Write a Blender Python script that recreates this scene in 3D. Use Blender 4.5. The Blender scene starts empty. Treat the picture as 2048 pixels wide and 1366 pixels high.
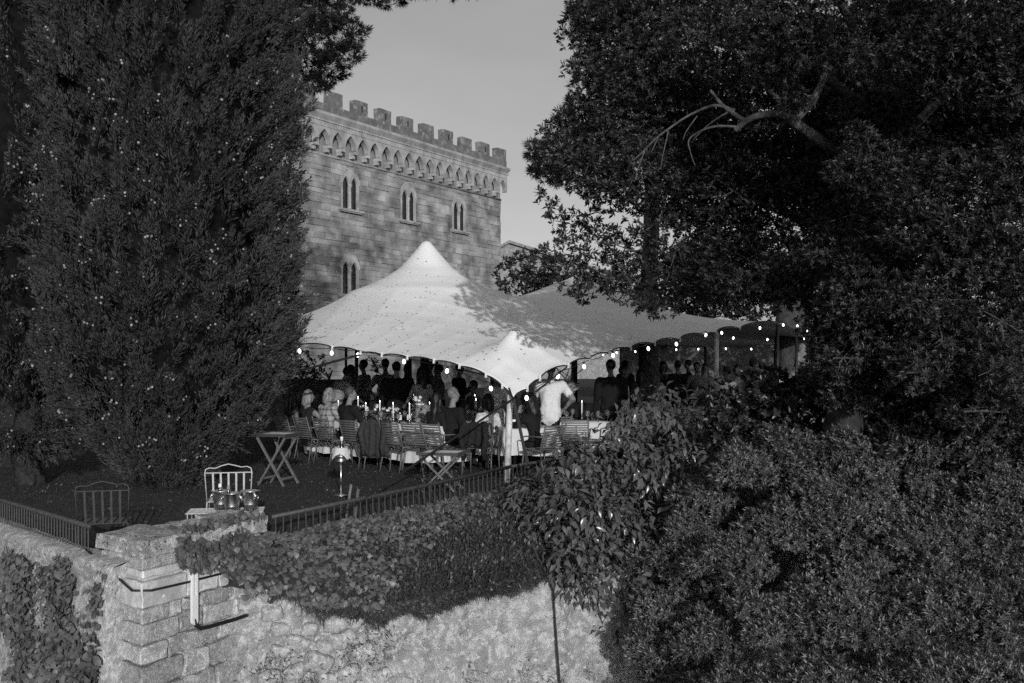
import bpy, bmesh, math, random
import numpy as np
from mathutils import Vector, Matrix, noise as mnoise

# ------------------------------------------------------------------ camera, sky, sun, exposure
scene = bpy.context.scene
COL = scene.collection
FPX, CAMZ, HOR = 1991.0, 1.9, 720.0      # focal length in photo pixels, eye height above the lawn, horizon row
cam_d = bpy.data.cameras.new("camera")
cam_d.lens = 35.0
cam_d.sensor_width = 36.0
cam_d.shift_y = (HOR - 683.0) / 2048.0
cam_d.clip_end = 2000.0
cam = bpy.data.objects.new("camera", cam_d)
cam.location = (0, 0, CAMZ)
cam.rotation_euler = (math.radians(90), 0, 0)
COL.objects.link(cam)
scene.camera = cam

SUN_DIR = Vector((-0.208, 0.978, -0.225)).normalized()     # the way the light travels
SUN_EL = math.asin(-SUN_DIR.z)
world = bpy.data.worlds.new("World")
scene.world = world
world.use_nodes = True
wn, wl = world.node_tree.nodes, world.node_tree.links
wn.clear()
w_out = wn.new("ShaderNodeOutputWorld")
w_bg = wn.new("ShaderNodeBackground")
w_sky = wn.new("ShaderNodeTexSky")
w_sky.sky_type = 'NISHITA'
w_sky.sun_disc = False
w_sky.sun_elevation = SUN_EL
w_sky.sun_rotation = math.atan2(-SUN_DIR.x, -SUN_DIR.y)
w_sky.dust_density = 2.0
w_bw = wn.new("ShaderNodeRGBToBW")
w_tc = wn.new("ShaderNodeTexCoord")
w_map = wn.new("ShaderNodeMapping")
w_map.inputs['Scale'].default_value = (1.6, 1.6, 5.0)
w_noise = wn.new("ShaderNodeTexNoise")
w_noise.inputs['Scale'].default_value = 2.2
w_noise.inputs['Detail'].default_value = 6.0
w_noise.inputs['Roughness'].default_value = 0.55
w_ramp = wn.new("ShaderNodeMapRange")
w_ramp.inputs['From Min'].default_value = 0.44
w_ramp.inputs['From Max'].default_value = 0.74
w_ramp.inputs['To Min'].default_value = 1.0
w_ramp.inputs['To Max'].default_value = 1.16
w_mul = wn.new("ShaderNodeMath")
w_mul.operation = 'MULTIPLY'
wl.new(w_sky.outputs[0], w_bw.inputs[0])
wl.new(w_tc.outputs['Generated'], w_map.inputs[0])
wl.new(w_map.outputs[0], w_noise.inputs['Vector'])
wl.new(w_noise.outputs['Fac'], w_ramp.inputs['Value'])
wl.new(w_bw.outputs[0], w_mul.inputs[0])
wl.new(w_ramp.outputs[0], w_mul.inputs[1])
# an even veil of thin cloud over the whole sky
w_veil = wn.new("ShaderNodeMath")
w_veil.operation = 'MULTIPLY_ADD'
w_veil.inputs[1].default_value = 0.68
w_veil.inputs[2].default_value = 1.1
wl.new(w_mul.outputs[0], w_veil.inputs[0])
wl.new(w_veil.outputs[0], w_bg.inputs['Color'])
w_bg.inputs['Strength'].default_value = 0.148
wl.new(w_bg.outputs[0], w_out.inputs['Surface'])

sun_d = bpy.data.lights.new("sun", 'SUN')
sun_d.energy = 3.4
sun_d.angle = math.radians(0.6)
sun_d.color = (1.0, 1.0, 1.0)              # black and white film
sun = bpy.data.objects.new("sun", sun_d)
sun.rotation_euler = SUN_DIR.to_track_quat('-Z', 'Y').to_euler()
sun.location = (10, -40, 20)
COL.objects.link(sun)

vs = scene.view_settings
vs.view_transform = 'Standard'
vs.look = 'None'
vs.exposure = -0.3
vs.gamma = 1.0
vs.use_curve_mapping = False
scene.cycles.max_bounces = 6
scene.cycles.diffuse_bounces = 3
scene.cycles.glossy_bounces = 2
scene.cycles.transmission_bounces = 4
scene.cycles.transparent_max_bounces = 6
scene.cycles.use_denoising = False          # leaves a little grain, like the film
scene.cycles.sample_clamp_indirect = 3.0
scene.cycles.use_adaptive_sampling = True
scene.cycles.adaptive_threshold = 0.02

# ------------------------------------------------------------------ helpers
RNG = random.Random(7)
NP = np.random.default_rng(11)

def P(px, py, d):
    """photo pixel at depth d -> point of the place"""
    return Vector(((px - 1024.0) / FPX * d, d, CAMZ + (HOR - py) / FPX * d))

def G(px, py, z=0.0):
    """photo pixel of a point at height z"""
    d = (CAMZ - z) * FPX / (py - HOR)
    return Vector(((px - 1024.0) / FPX * d, d, z))

MATS = {}
def mat(name, v, rough=0.8, var=0.0, scale=6.0, bump=0.0, bscale=None, island=0.0, objrand=0.0,
        metal=0.0, spec=0.3, emit=0.0, alpha=None, trans=0.0, detail=5.0, world=False):
    if name in MATS:
        return MATS[name]
    m = bpy.data.materials.new(name)
    m.use_nodes = True
    n, l = m.node_tree.nodes, m.node_tree.links
    b = n["Principled BSDF"]
    b.inputs['Roughness'].default_value = rough
    b.inputs['Metallic'].default_value = metal
    b.inputs['Specular IOR Level'].default_value = spec
    b.inputs['Base Color'].default_value = (v, v, v, 1)
    if trans:
        b.inputs['Transmission Weight'].default_value = trans
    if emit:
        b.inputs['Emission Color'].default_value = (1, 1, 1, 1)
        b.inputs['Emission Strength'].default_value = emit
    val = None
    tc = n.new("ShaderNodeTexCoord")
    co = n.new("ShaderNodeNewGeometry").outputs['Position'] if world else tc.outputs['Object']
    if var:
        nz = n.new("ShaderNodeTexNoise")
        nz.inputs['Scale'].default_value = scale
        nz.inputs['Detail'].default_value = detail
        l.new(co, nz.inputs['Vector'])
        mr = n.new("ShaderNodeMapRange")
        mr.inputs['From Min'].default_value = 0.28
        mr.inputs['From Max'].default_value = 0.72
        mr.inputs['To Min'].default_value = v * (1 - var)
        mr.inputs['To Max'].default_value = v * (1 + var)
        l.new(nz.outputs['Fac'], mr.inputs['Value'])
        val = mr.outputs[0]
    def modulate(val, src, amt):
        mr = n.new("ShaderNodeMapRange")
        mr.inputs['To Min'].default_value = 1 - amt
        mr.inputs['To Max'].default_value = 1 + amt
        l.new(src, mr.inputs['Value'])
        mu = n.new("ShaderNodeMath")
        mu.operation = 'MULTIPLY'
        if val is None:
            mu.inputs[0].default_value = v
        else:
            l.new(val, mu.inputs[0])
        l.new(mr.outputs[0], mu.inputs[1])
        return mu.outputs[0]
    if island:
        g = n.new("ShaderNodeNewGeometry")
        val = modulate(val, g.outputs['Random Per Island'], island)
    if objrand:
        g = n.new("ShaderNodeObjectInfo")
        val = modulate(val, g.outputs['Random'], objrand)
    if val is not None:
        l.new(val, b.inputs['Base Color'])
    if bump:
        nb = n.new("ShaderNodeTexNoise")
        nb.inputs['Scale'].default_value = bscale or scale * 3
        nb.inputs['Detail'].default_value = 6
        l.new(co, nb.inputs['Vector'])
        bp = n.new("ShaderNodeBump")
        bp.inputs['Strength'].default_value = bump
        bp.inputs['Distance'].default_value = 0.03
        l.new(nb.outputs['Fac'], bp.inputs['Height'])
        l.new(bp.outputs[0], b.inputs['Normal'])
    MATS[name] = m
    return m

def lichen(name, base, light, dark, s=1.0, amount_light=0.5, amount_dark=0.62, objrand=0.0, bump=0.6):
    """weathered stone: base tone, pale lichen blotches, black spots"""
    if name in MATS:
        return MATS[name]
    m = bpy.data.materials.new(name)
    m.use_nodes = True
    n, l = m.node_tree.nodes, m.node_tree.links
    b = n["Principled BSDF"]
    b.inputs['Roughness'].default_value = 0.92
    b.inputs['Specular IOR Level'].default_value = 0.15
    tc = n.new("ShaderNodeTexCoord")
    def noi(scale, det=8.0, rough=0.6):
        x = n.new("ShaderNodeTexNoise")
        x.inputs['Scale'].default_value = scale * s
        x.inputs['Detail'].default_value = det
        x.inputs['Roughness'].default_value = rough
        l.new(tc.outputs['Object'], x.inputs['Vector'])
        return x.outputs['Fac']
    def thr(src, a, c):
        x = n.new("ShaderNodeMapRange")
        x.interpolation_type = 'SMOOTHSTEP'
        x.inputs['From Min'].default_value = a
        x.inputs['From Max'].default_value = c
        l.new(src, x.inputs['Value'])
        return x.outputs[0]
    def mixf(f, a, c):
        x = n.new("ShaderNodeMix")
        x.data_type = 'FLOAT'
        l.new(f, x.inputs['Factor'])
        for i, q in ((2, a), (3, c)):
            if isinstance(q, (int, float)):
                x.inputs[i].default_value = q
            else:
                l.new(q, x.inputs[i])
        return x.outputs[0]
    tone = mixf(thr(noi(2.5), 0.3, 0.7), base * 0.6, base * 1.3)
    tone = mixf(thr(noi(14, 6), 0.35, 0.7), tone, base * 0.75)
    tone = mixf(thr(noi(5.0, 10, 0.7), amount_light, amount_light + 0.1), tone, light)
    vor = n.new("ShaderNodeTexVoronoi")
    vor.inputs['Scale'].default_value = 3.2 * s
    vor.inputs['Randomness'].default_value = 1.0
    l.new(tc.outputs['Object'], vor.inputs['Vector'])
    tone = mixf(thr(vor.outputs['Distance'], 0.16, 0.12), tone, light * 1.1)
    tone = mixf(thr(noi(9.0, 9, 0.72), amount_dark, amount_dark + 0.05), tone, dark)
    if objrand:
        oi = n.new("ShaderNodeObjectInfo")
        mr = n.new("ShaderNodeMapRange")
        mr.inputs['To Min'].default_value = 1 - objrand
        mr.inputs['To Max'].default_value = 1 + objrand
        l.new(oi.outputs['Random'], mr.inputs['Value'])
        mu = n.new("ShaderNodeMath")
        mu.operation = 'MULTIPLY'
        l.new(tone, mu.inputs[0])
        l.new(mr.outputs[0], mu.inputs[1])
        tone = mu.outputs[0]
    l.new(tone, b.inputs['Base Color'])
    bp = n.new("ShaderNodeBump")
    bp.inputs['Strength'].default_value = bump
    bp.inputs['Distance'].default_value = 0.05
    l.new(noi(16, 8, 0.7), bp.inputs['Height'])
    l.new(bp.outputs[0], b.inputs['Normal'])
    MATS[name] = m
    return m

def link(o, parent=None):
    COL.objects.link(o)
    if parent is not None:
        o.parent = parent
    return o

def props(o, label=None, cat=None, group=None, kind=None):
    if label: o['label'] = label
    if cat: o['category'] = cat
    if group: o['group'] = group
    if kind: o['kind'] = kind
    return o

def thing(name, label, cat, loc=(0, 0, 0), rz=0.0, group=None):
    o = bpy.data.objects.new(name, None)
    o.empty_display_size = 0.1
    o.location = loc
    o.rotation_euler = (0, 0, rz)
    link(o)
    return props(o, label, cat, group)

def obj(name, me, m=None, parent=None):
    o = bpy.data.objects.new(name, me)
    if m is not None and len(me.materials) == 0:
        me.materials.append(m)
    return link(o, parent)

def np_mesh(name, V, F, m=None, smooth=False):
    V = np.asarray(V, dtype=np.float32)
    F = np.asarray(F, dtype=np.int32)
    me = bpy.data.meshes.new(name)
    k = F.shape[1]
    me.vertices.add(len(V))
    me.vertices.foreach_set("co", V.ravel())
    me.loops.add(F.size)
    me.loops.foreach_set("vertex_index", F.ravel())
    me.polygons.add(len(F))
    me.polygons.foreach_set("loop_start", np.arange(0, F.size, k, dtype=np.int32))
    me.polygons.foreach_set("loop_total", np.full(len(F), k, dtype=np.int32))
    if smooth:
        me.polygons.foreach_set("use_smooth", np.ones(len(F), dtype=bool))
    me.update(calc_edges=True)
    if m is not None:
        me.materials.append(m)
    return me

class MB:
    """collects shapes for one mesh"""
    def __init__(self):
        self.v, self.f = [], []
    def add(self, vs, fs):
        o = len(self.v)
        self.v += [tuple(x) for x in vs]
        self.f += [tuple(i + o for i in q) for q in fs]
        return self
    def box(self, x0, x1, y0, y1, z0, z1):
        return self.add([(x0,y0,z0),(x1,y0,z0),(x1,y1,z0),(x0,y1,z0),(x0,y0,z1),(x1,y0,z1),(x1,y1,z1),(x0,y1,z1)],
                        [(0,3,2,1),(4,5,6,7),(0,1,5,4),(1,2,6,5),(2,3,7,6),(3,0,4,7)])
    def bar(self, a, b, w, h, up=(0, 0, 1)):
        a, b = Vector(a), Vector(b)
        d = (b - a).normalized()
        s = d.cross(Vector(up))
        if s.length < 1e-4:
            s = d.cross(Vector((0, 1, 0)))
        s.normalize()
        u = s.cross(d).normalized()
        s, u = s * w / 2, u * h / 2
        return self.add([a-s-u, a+s-u, a+s+u, a-s+u, b-s-u, b+s-u, b+s+u, b-s+u],
                        [(0,1,2,3),(7,6,5,4),(1,0,4,5),(2,1,5,6),(3,2,6,7),(0,3,7,4)])
    def tube(self, pts, r, n=6, cap=True):
        pts = [Vector(p) for p in pts]
        rs = r if isinstance(r, (list, tuple)) else [r] * len(pts)
        o = len(self.v)
        prev = None
        for i, p in enumerate(pts):
            d = (pts[min(i+1, len(pts)-1)] - pts[max(i-1, 0)]).normalized()
            if prev is None:
                s = d.cross(Vector((0, 0, 1)))
                if s.length < 1e-3:
                    s = d.cross(Vector((1, 0, 0)))
            else:
                s = prev - d * prev.dot(d)
            s.normalize()
            prev = s
            t = d.cross(s)
            for k in range(n):
                a = 2 * math.pi * k / n
                self.v.append(tuple(p + (s * math.cos(a) + t * math.sin(a)) * rs[i]))
        for i in range(len(pts) - 1):
            for k in range(n):
                a, b = o + i*n + k, o + i*n + (k+1) % n
                self.f.append((a, b, b + n, a + n))
        if cap:
            self.f.append(tuple(o + k for k in range(n))[::-1])
            self.f.append(tuple(o + (len(pts)-1)*n + k for k in range(n)))
        return self
    def lathe(self, prof, n=12, loc=(0, 0, 0)):
        o = len(self.v)
        for r, z in prof:
            for k in range(n):
                a = 2 * math.pi * k / n
                self.v.append((loc[0] + r*math.cos(a), loc[1] + r*math.sin(a), loc[2] + z))
        for i in range(len(prof) - 1):
            for k in range(n):
                a, b = o + i*n + k, o + i*n + (k+1) % n
                self.f.append((a, b, b + n, a + n))
        self.f.append(tuple(o + k for k in range(n))[::-1])
        self.f.append(tuple(o + (len(prof)-1)*n + k for k in range(n)))
        return self
    def ball(self, c, r, n=8, m=6, sx=1, sy=1, sz=1):
        prof = [(max(1e-4, math.sin(math.pi*i/m)), -math.cos(math.pi*i/m)) for i in range(m+1)]
        o = len(self.v)
        self.lathe([(p[0], p[1]) for p in prof], n)
        for i in range(o, len(self.v)):
            x, y, z = self.v[i]
            self.v[i] = (c[0] + x*r*sx, c[1] + y*r*sy, c[2] + z*r*sz)
        return self
    def mesh(self, name, m=None, smooth=False):
        me = bpy.data.meshes.new(name)
        me.from_pydata(self.v, [], self.f)
        if smooth:
            me.polygons.foreach_set("use_smooth", np.ones(len(me.polygons), dtype=bool))
        me.update()
        if m is not None:
            me.materials.append(m)
        return me
    def build(self, name, m, parent=None, smooth=False):
        return obj(name, self.mesh(name, m, smooth), None, parent)

def smooth_obj(o):
    o.data.polygons.foreach_set("use_smooth", np.ones(len(o.data.polygons), dtype=bool))
    return o

def children(o):
    return [c for c in bpy.data.objects if c.parent == o]

def copy_tree(o, kids=None, parent=None):
    c = o.copy()
    link(c, parent)
    for ch in (kids[o.name] if kids else children(o)):
        copy_tree(ch, kids, c)
    return c

def kid_map(o):
    m = {}
    def rec(x):
        m[x.name] = children(x)
        for c in m[x.name]:
            rec(c)
    rec(o)
    return m

def plate(name, loops, thick, m=None, parent=None, bevel=0.0):
    """flat plate in the local x/z plane with holes, extruded along +y by thick"""
    cu = bpy.data.curves.new(name, 'CURVE')
    cu.dimensions = '2D'
    cu.fill_mode = 'BOTH'
    cu.extrude = thick / 2
    for lp in loops:
        sp = cu.splines.new('POLY')
        sp.points.add(len(lp) - 1)
        for i, (x, z) in enumerate(lp):
            sp.points[i].co = (x, z, 0, 1)
        sp.use_cyclic_u = True
    t = bpy.data.objects.new(name, cu)
    COL.objects.link(t)
    dg = bpy.context.evaluated_depsgraph_get()
    me = bpy.data.meshes.new_from_object(t.evaluated_get(dg))
    bpy.data.objects.remove(t)
    bpy.data.curves.remove(cu)
    me.transform(Matrix(((1,0,0,0),(0,0,-1,thick/2),(0,1,0,0),(0,0,0,1))))
    me.name = name
    return obj(name, me, m, parent)

def fnoise(p, s=1.0):
    return mnoise.noise((p[0]*s, p[1]*s, p[2]*s))

# ---- leaves -------------------------------------------------------
def unit(a):
    return a / np.maximum(np.linalg.norm(a, axis=1, keepdims=True), 1e-9)

def leaf_arrays(base, axis, up, L, W, fold=0.25, droop=0.15):
    """folded leaves of four triangles"""
    N = len(base)
    axis = unit(axis)
    side = unit(np.cross(axis, up))
    nor = np.cross(side, axis)
    L = np.broadcast_to(np.asarray(L, float), (N,))[:, None]
    W = np.broadcast_to(np.asarray(W, float), (N,))[:, None]
    b = base
    mid = base + axis * L * 0.48
    t = base + axis * L - nor * L * droop
    le = mid + side * W * 0.5 + nor * W * fold
    ri = mid - side * W * 0.5 + nor * W * fold
    V = np.stack([b, le, mid, ri, t], axis=1).reshape(-1, 3)
    o = (np.arange(N) * 5)[:, None]
    F = np.concatenate([o + [0, 2, 1], o + [0, 3, 2], o + [1, 2, 4], o + [2, 3, 4]], axis=1).reshape(-1, 3)
    return V, F

def leaf2_arrays(base, axis, up, L, W, fold=0.25, droop=0.1):
    """small leaves folded along the midrib, two triangles each"""
    N = len(base)
    axis = unit(axis)
    side = unit(np.cross(axis, up))
    nor = np.cross(side, axis)
    L = np.broadcast_to(np.asarray(L, float), (N,))[:, None]
    W = np.broadcast_to(np.asarray(W, float), (N,))[:, None]
    mid = base + axis * L * 0.52 + nor * W * fold
    V = np.stack([base, mid + side*W*0.5, base + axis*L - nor*L*droop, mid - side*W*0.5], axis=1).reshape(-1, 3)
    o = (np.arange(N)*4)[:, None]
    F = np.concatenate([o + [0, 2, 1], o + [0, 3, 2]], axis=1).reshape(-1, 3)
    return V, F

def diamond_arrays(base, axis, up, L, W):
    N = len(base)
    axis = unit(axis)
    side = unit(np.cross(axis, up))
    L = np.broadcast_to(np.asarray(L, float), (N,))[:, None]
    W = np.broadcast_to(np.asarray(W, float), (N,))[:, None]
    mid = base + axis * L * 0.45
    V = np.stack([base, mid + side*W*0.5, base + axis*L, mid - side*W*0.5], axis=1).reshape(-1, 3)
    F = (np.arange(N)*4)[:, None] + np.array([0, 1, 2, 3])
    return V, F

def rand_dirs(n):
    return unit(NP.normal(size=(n, 3)))

def rosettes(cent, axis, k, L, W, spread=1.1, fold=0.22, droop=0.12):
    """k leaves round each twig tip"""
    n = len(cent)
    axis = unit(axis)
    ref = np.where(np.abs(axis[:, 2:3]) > 0.9, np.array([[1.0, 0, 0]]), np.array([[0, 0, 1.0]]))
    s = unit(np.cross(axis, ref))
    t = np.cross(axis, s)
    B, A, U, LL, WW = [], [], [], [], []
    for j in range(k):
        ang = 2*math.pi*j/k*2.4 + NP.uniform(-0.4, 0.4, n)
        open_ = spread * (0.45 + 0.65 * j / k) + NP.uniform(-0.2, 0.2, n)
        rad = s*np.cos(ang)[:, None] + t*np.sin(ang)[:, None]
        a = axis*np.cos(open_)[:, None] + rad*np.sin(open_)[:, None]
        B.append(cent - axis * (L * 0.35 * j / k))
        A.append(a)
        U.append(axis + rad*0.001)
        LL.append(L * NP.uniform(0.7, 1.15, n))
        WW.append(W * NP.uniform(0.8, 1.15, n))
    return leaf2_arrays(np.concatenate(B), np.concatenate(A), np.concatenate(U), np.concatenate(LL), np.concatenate(WW), fold, droop)

def join_arrays(parts):
    Vs, Fs, o = [], [], 0
    for V, F in parts:
        Vs.append(V)
        Fs.append(F + o)
        o += len(V)
    return np.concatenate(Vs), np.concatenate(Fs)

def shell(c, r, n, inner=0.55, keep=None):
    """points spread through the outer part of an ellipsoid, with outward directions"""
    d = rand_dirs(n)
    q = (NP.uniform(inner**3, 1.0, n)) ** (1/3)
    p = np.array(c) + d * np.array(r) * q[:, None]
    nd = unit(d / np.array(r))
    return p, nd
# ------------------------------------------------------------------ the setting: ground, terrace
m_grass = mat("lawn", 0.031, 0.95, var=0.45, scale=9, bump=0.8, bscale=60)
m_earth = mat("earth", 0.018, 0.95, var=0.4, scale=3, bump=0.6)
lg = MB()
lg.add([(-600, -400, -3.4), (600, -400, -3.4), (600, 1200, -3.4), (-600, 1200, -3.4)], [(0, 1, 2, 3)])
props(lg.build("lower_ground", m_earth), kind="structure")

def lawn_z(y):
    # the lawn dips towards the corner pier
    k = min(1.0, max(0.0, (14.4 - y)/2.7))
    return -0.30*k*k*(3 - 2*k)
C0 = Vector((-3.56, 9.60, 0)); C1 = Vector((-2.80, 11.16, 0)); C2 = Vector((-4.14, 10.07, 0)); C3 = C1 + C2 - C0
RA = Vector((-0.11, 15.6, 0)); RB = Vector((1.75, 18.7, 0)); RC = Vector((11.0, 22.6, 0))
LA = Vector((-6.40, 12.40, 0)); LB = Vector((-22.0, 28.4, 0))
edge = [LB, LA, C2, C3, C1, RA, RB, RC, Vector((60, 40, 0)), Vector((500, 900, 0)), Vector((-500, 900, 0)), Vector((-200, 60, 0))]
ins = [(-22.0, 28.4), (-6.4, 12.4), (-4.14, 10.07), (-3.38, 11.63), (-2.8, 11.16), (-0.11, 15.6), (1.75, 18.7), (11, 22.6), (60, 40), (500, 900), (-500, 900), (-200, 60)]
bm = bmesh.new()
top = [bm.verts.new((x, y, 0)) for x, y in ins]
low = [bm.verts.new((x, y, -3.6)) for x, y in ins]
f = bm.faces.new(top)
f.normal_update()
if f.normal.z < 0:
    f.normal_flip()
for i in range(len(ins)):
    j = (i + 1) % len(ins)
    bm.faces.new((top[i], top[j], low[j], low[i]))
for yy in np.arange(10.0, 15.6, 0.35):
    bmesh.ops.bisect_plane(bm, geom=bm.verts[:] + bm.edges[:] + bm.faces[:], plane_co=(0, float(yy), 0), plane_no=(0, 1, 0))
for v_ in bm.verts:
    if v_.co.z > -1: v_.co.z = lawn_z(v_.co.y)
bmesh.ops.triangulate(bm, faces=[q for q in bm.faces if len(q.verts) > 4])
bmesh.ops.recalc_face_normals(bm, faces=bm.faces)
me = bpy.data.meshes.new("terrace_lawn")
bm.to_mesh(me); bm.free()
me.materials.append(m_grass)
props(obj("terrace_lawn", me), kind="structure")

def in_poly(x, y, poly):
    c = False
    j = len(poly) - 1
    for i in range(len(poly)):
        xi, yi = poly[i]; xj, yj = poly[j]
        if (yi > y) != (yj > y) and x < (xj - xi)*(y - yi)/(yj - yi) + xi:
            c = not c
        j = i
    return c

# grass blades on the near lawn
pts = []
while len(pts) < 30000:
    d = RNG.uniform(10.2, 23) if RNG.random() < 0.8 else RNG.uniform(10.2, 15)
    x = RNG.uniform(-0.52, 0.12) * d
    if in_poly(x, d, ins):
        pts.append((x, d, lawn_z(d)))
pts = np.array(pts)
ax = np.stack([NP.normal(0, 0.45, len(pts)), NP.normal(0, 0.45, len(pts)), np.ones(len(pts))], axis=1)
V, F = diamond_arrays(pts, ax, rand_dirs(len(pts)), NP.uniform(0.02, 0.045, len(pts)), 0.006)
m_blade = mat("grass_blade", 0.035, 0.7, island=0.6, spec=0.3)
props(obj("grass", np_mesh("grass", V, F, m_blade)), "short dark grass of the lawn", "grass", kind="stuff")
# leaf litter lying on the lawn
pts = np.array([p for p in [(RNG.uniform(-0.5, 0.1) * d_, d_, lawn_z(d_) + 0.03) for d_ in [RNG.uniform(10.5, 20) for _ in range(900)]] if in_poly(p[0], p[1], ins)])
V, F = leaf_arrays(pts, np.stack([NP.normal(size=len(pts)), NP.normal(size=len(pts)), 0.2*NP.normal(size=len(pts))], axis=1),
                   np.tile([[0, 0, 1.0]], (len(pts), 1)) + 0.3*rand_dirs(len(pts)), NP.uniform(0.03, 0.07, len(pts)), 0.025)
props(obj("leaf_litter", np_mesh("leaf_litter", V, F, mat("dry_leaf", 0.16, 0.8, island=0.6))), "dry fallen leaves scattered over the lawn", "leaf litter", kind="stuff")

# ------------------------------------------------------------------ the castle
CU = math.atan2(0.85, 0.527)
castle = thing("castle", "grey stone castle with battlements, arched cornice and twin lancet windows", "castle", (-8.97, 56.0, 0), CU)
m_mortar = mat("castle_mortar", 0.22, 0.95, var=0.25, scale=4, bump=0.4)
m_stone = mat("castle_stone", 0.232, 0.92, var=0.62, scale=0.8, bump=1.0, bscale=5, detail=15, island=0.14, objrand=0.18, world=True, spec=0.15)
m_pale = mat("castle_pale_stone", 0.31, 0.9, var=0.4, scale=1.6, bump=0.3, bscale=12)
m_parapet = lichen("parapet_stone", 0.16, 0.25, 0.05, s=0.45, amount_light=0.52, amount_dark=0.6)
m_glass = mat("window_glass", 0.012, 0.12, spec=0.5)
m_leadbar = mat("window_bar", 0.05, 0.6)
X0, X1, OV = -18.0, 16.25, 0.50
def lancet(cx, z0, w, zs, n=7, rk_=1.2):
    """pointed opening: sill z0, springing zs, width w"""
    r = w * rk_
    pts = [(cx + w/2, z0), (cx + w/2, zs)]
    a1 = math.acos((r - w/2) / r)
    for i in range(1, n):
        a = a1 * i / n
        pts.append((cx + w/2 - r + r*math.cos(a), zs + r*math.sin(a)))
    pts.append((cx, zs + r*math.sin(a1)))
    for i in range(n-1, 0, -1):
        a = a1 * i / n
        pts.append((cx - w/2 + r - r*math.cos(a), zs + r*math.sin(a)))
    pts += [(cx - w/2, zs), (cx - w/2, z0)]
    return pts
wins = [(cx, sz) for sz in (10.45, 5.62) for cx in (-5.1, 0.34, 5.72, 11.16)]
outer = [(X0, 0), (X1, 0), (X1, 15.0), (X0, 15.0)]
holes = [[(cx - 0.66, sz), (cx + 0.66, sz), (cx + 0.66, sz + 2.0), (cx - 0.66, sz + 2.0)][::-1] for cx, sz in wins]
w = plate("wall", [outer] + holes, 0.5, m_mortar, castle)
w.location = (0, OV, 0)
bk = MB().box(X0, X1, OV + 0.9, OV + 14, 0, 15.0)
bk.build("inner_core", mat("dark_room", 0.02, 0.9), castle)
rt = MB().box(X1 - 0.45, X1, OV + 0.5, OV + 14, 0, 15.0)
rt.build("side_wall", m_mortar, castle)
# coursed stones: the largest ones are parts, the rest one joined part
unitb = MB().box(0, 1, 0, 1, 0, 1).mesh("stone_block", m_stone)
bl = bmesh.new(); bl.from_mesh(unitb)
bmesh.ops.bevel(bl, geom=[e for e in bl.edges], offset=0.03, segments=1, affect='EDGES')
bl.to_mesh(unitb); bl.free()
stones = []
z = 0.4
rr = random.Random(3)
while z < 13.02:
    h = rr.uniform(0.24, 0.38)
    if z + h > 13.1:
        h = 13.1 - z
    x = X0 + rr.uniform(-0.4, 0)
    while x < X1:
        wd = rr.uniform(0.35, 1.05)
        a, b = max(x, X0), min(x + wd, X1 + 0.01)
        x += wd
        if b - a < 0.12:
            continue
        segs = [(a, b)]
        for cx, sz in wins:
            if z + h > sz - 0.16 and z < sz + 2.42:
                # the surround narrows towards the point of its arch
                zt = max(0.0, (z + h/2) - (sz + 1.6))
                hw = 0.80 - 0.6 * (zt / 0.72) ** 2 if zt > 0 else 0.80
                if z < sz:
                    hw = 0.98
                hw = max(hw, 0.0)
                ns = []
                for p, q in segs:
                    if q <= cx - hw or p >= cx + hw:
                        ns.append((p, q))
                    else:
                        if p < cx - hw: ns.append((p, cx - hw))
                        if q > cx + hw: ns.append((cx + hw, q))
                segs = ns
        for p, q in segs:
            if q - p > 0.08:
                stones.append((p, q, z + rr.uniform(-0.012, 0.012), h, rr.uniform(0.012, 0.075)))
    z += h
def stone_seen(s):
    return s[0] > -5.5 and s[2] > 4.9
seen = sorted([s for s in stones if stone_seen(s)], key=lambda s: -(s[1]-s[0])*s[3])
for s in seen[:300]:
    o = bpy.data.objects.new("stone", unitb)
    link(o, castle)
    o.location = (s[0] + 0.008, OV - s[4], s[2] + 0.008)
    o.scale = (s[1]-s[0]-0.016, s[4] + 0.02, s[3]-0.016)
rest = seen[300:] + [s for s in stones if not stone_seen(s)]
mb = MB()
for s in rest:
    mb.box(s[0] + 0.008, s[1] - 0.008, OV - s[4], OV + 0.02, s[2] + 0.008, s[2] + s[3] - 0.008)
props(mb.build("small_stones", m_stone, castle), kind="stuff")
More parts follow.
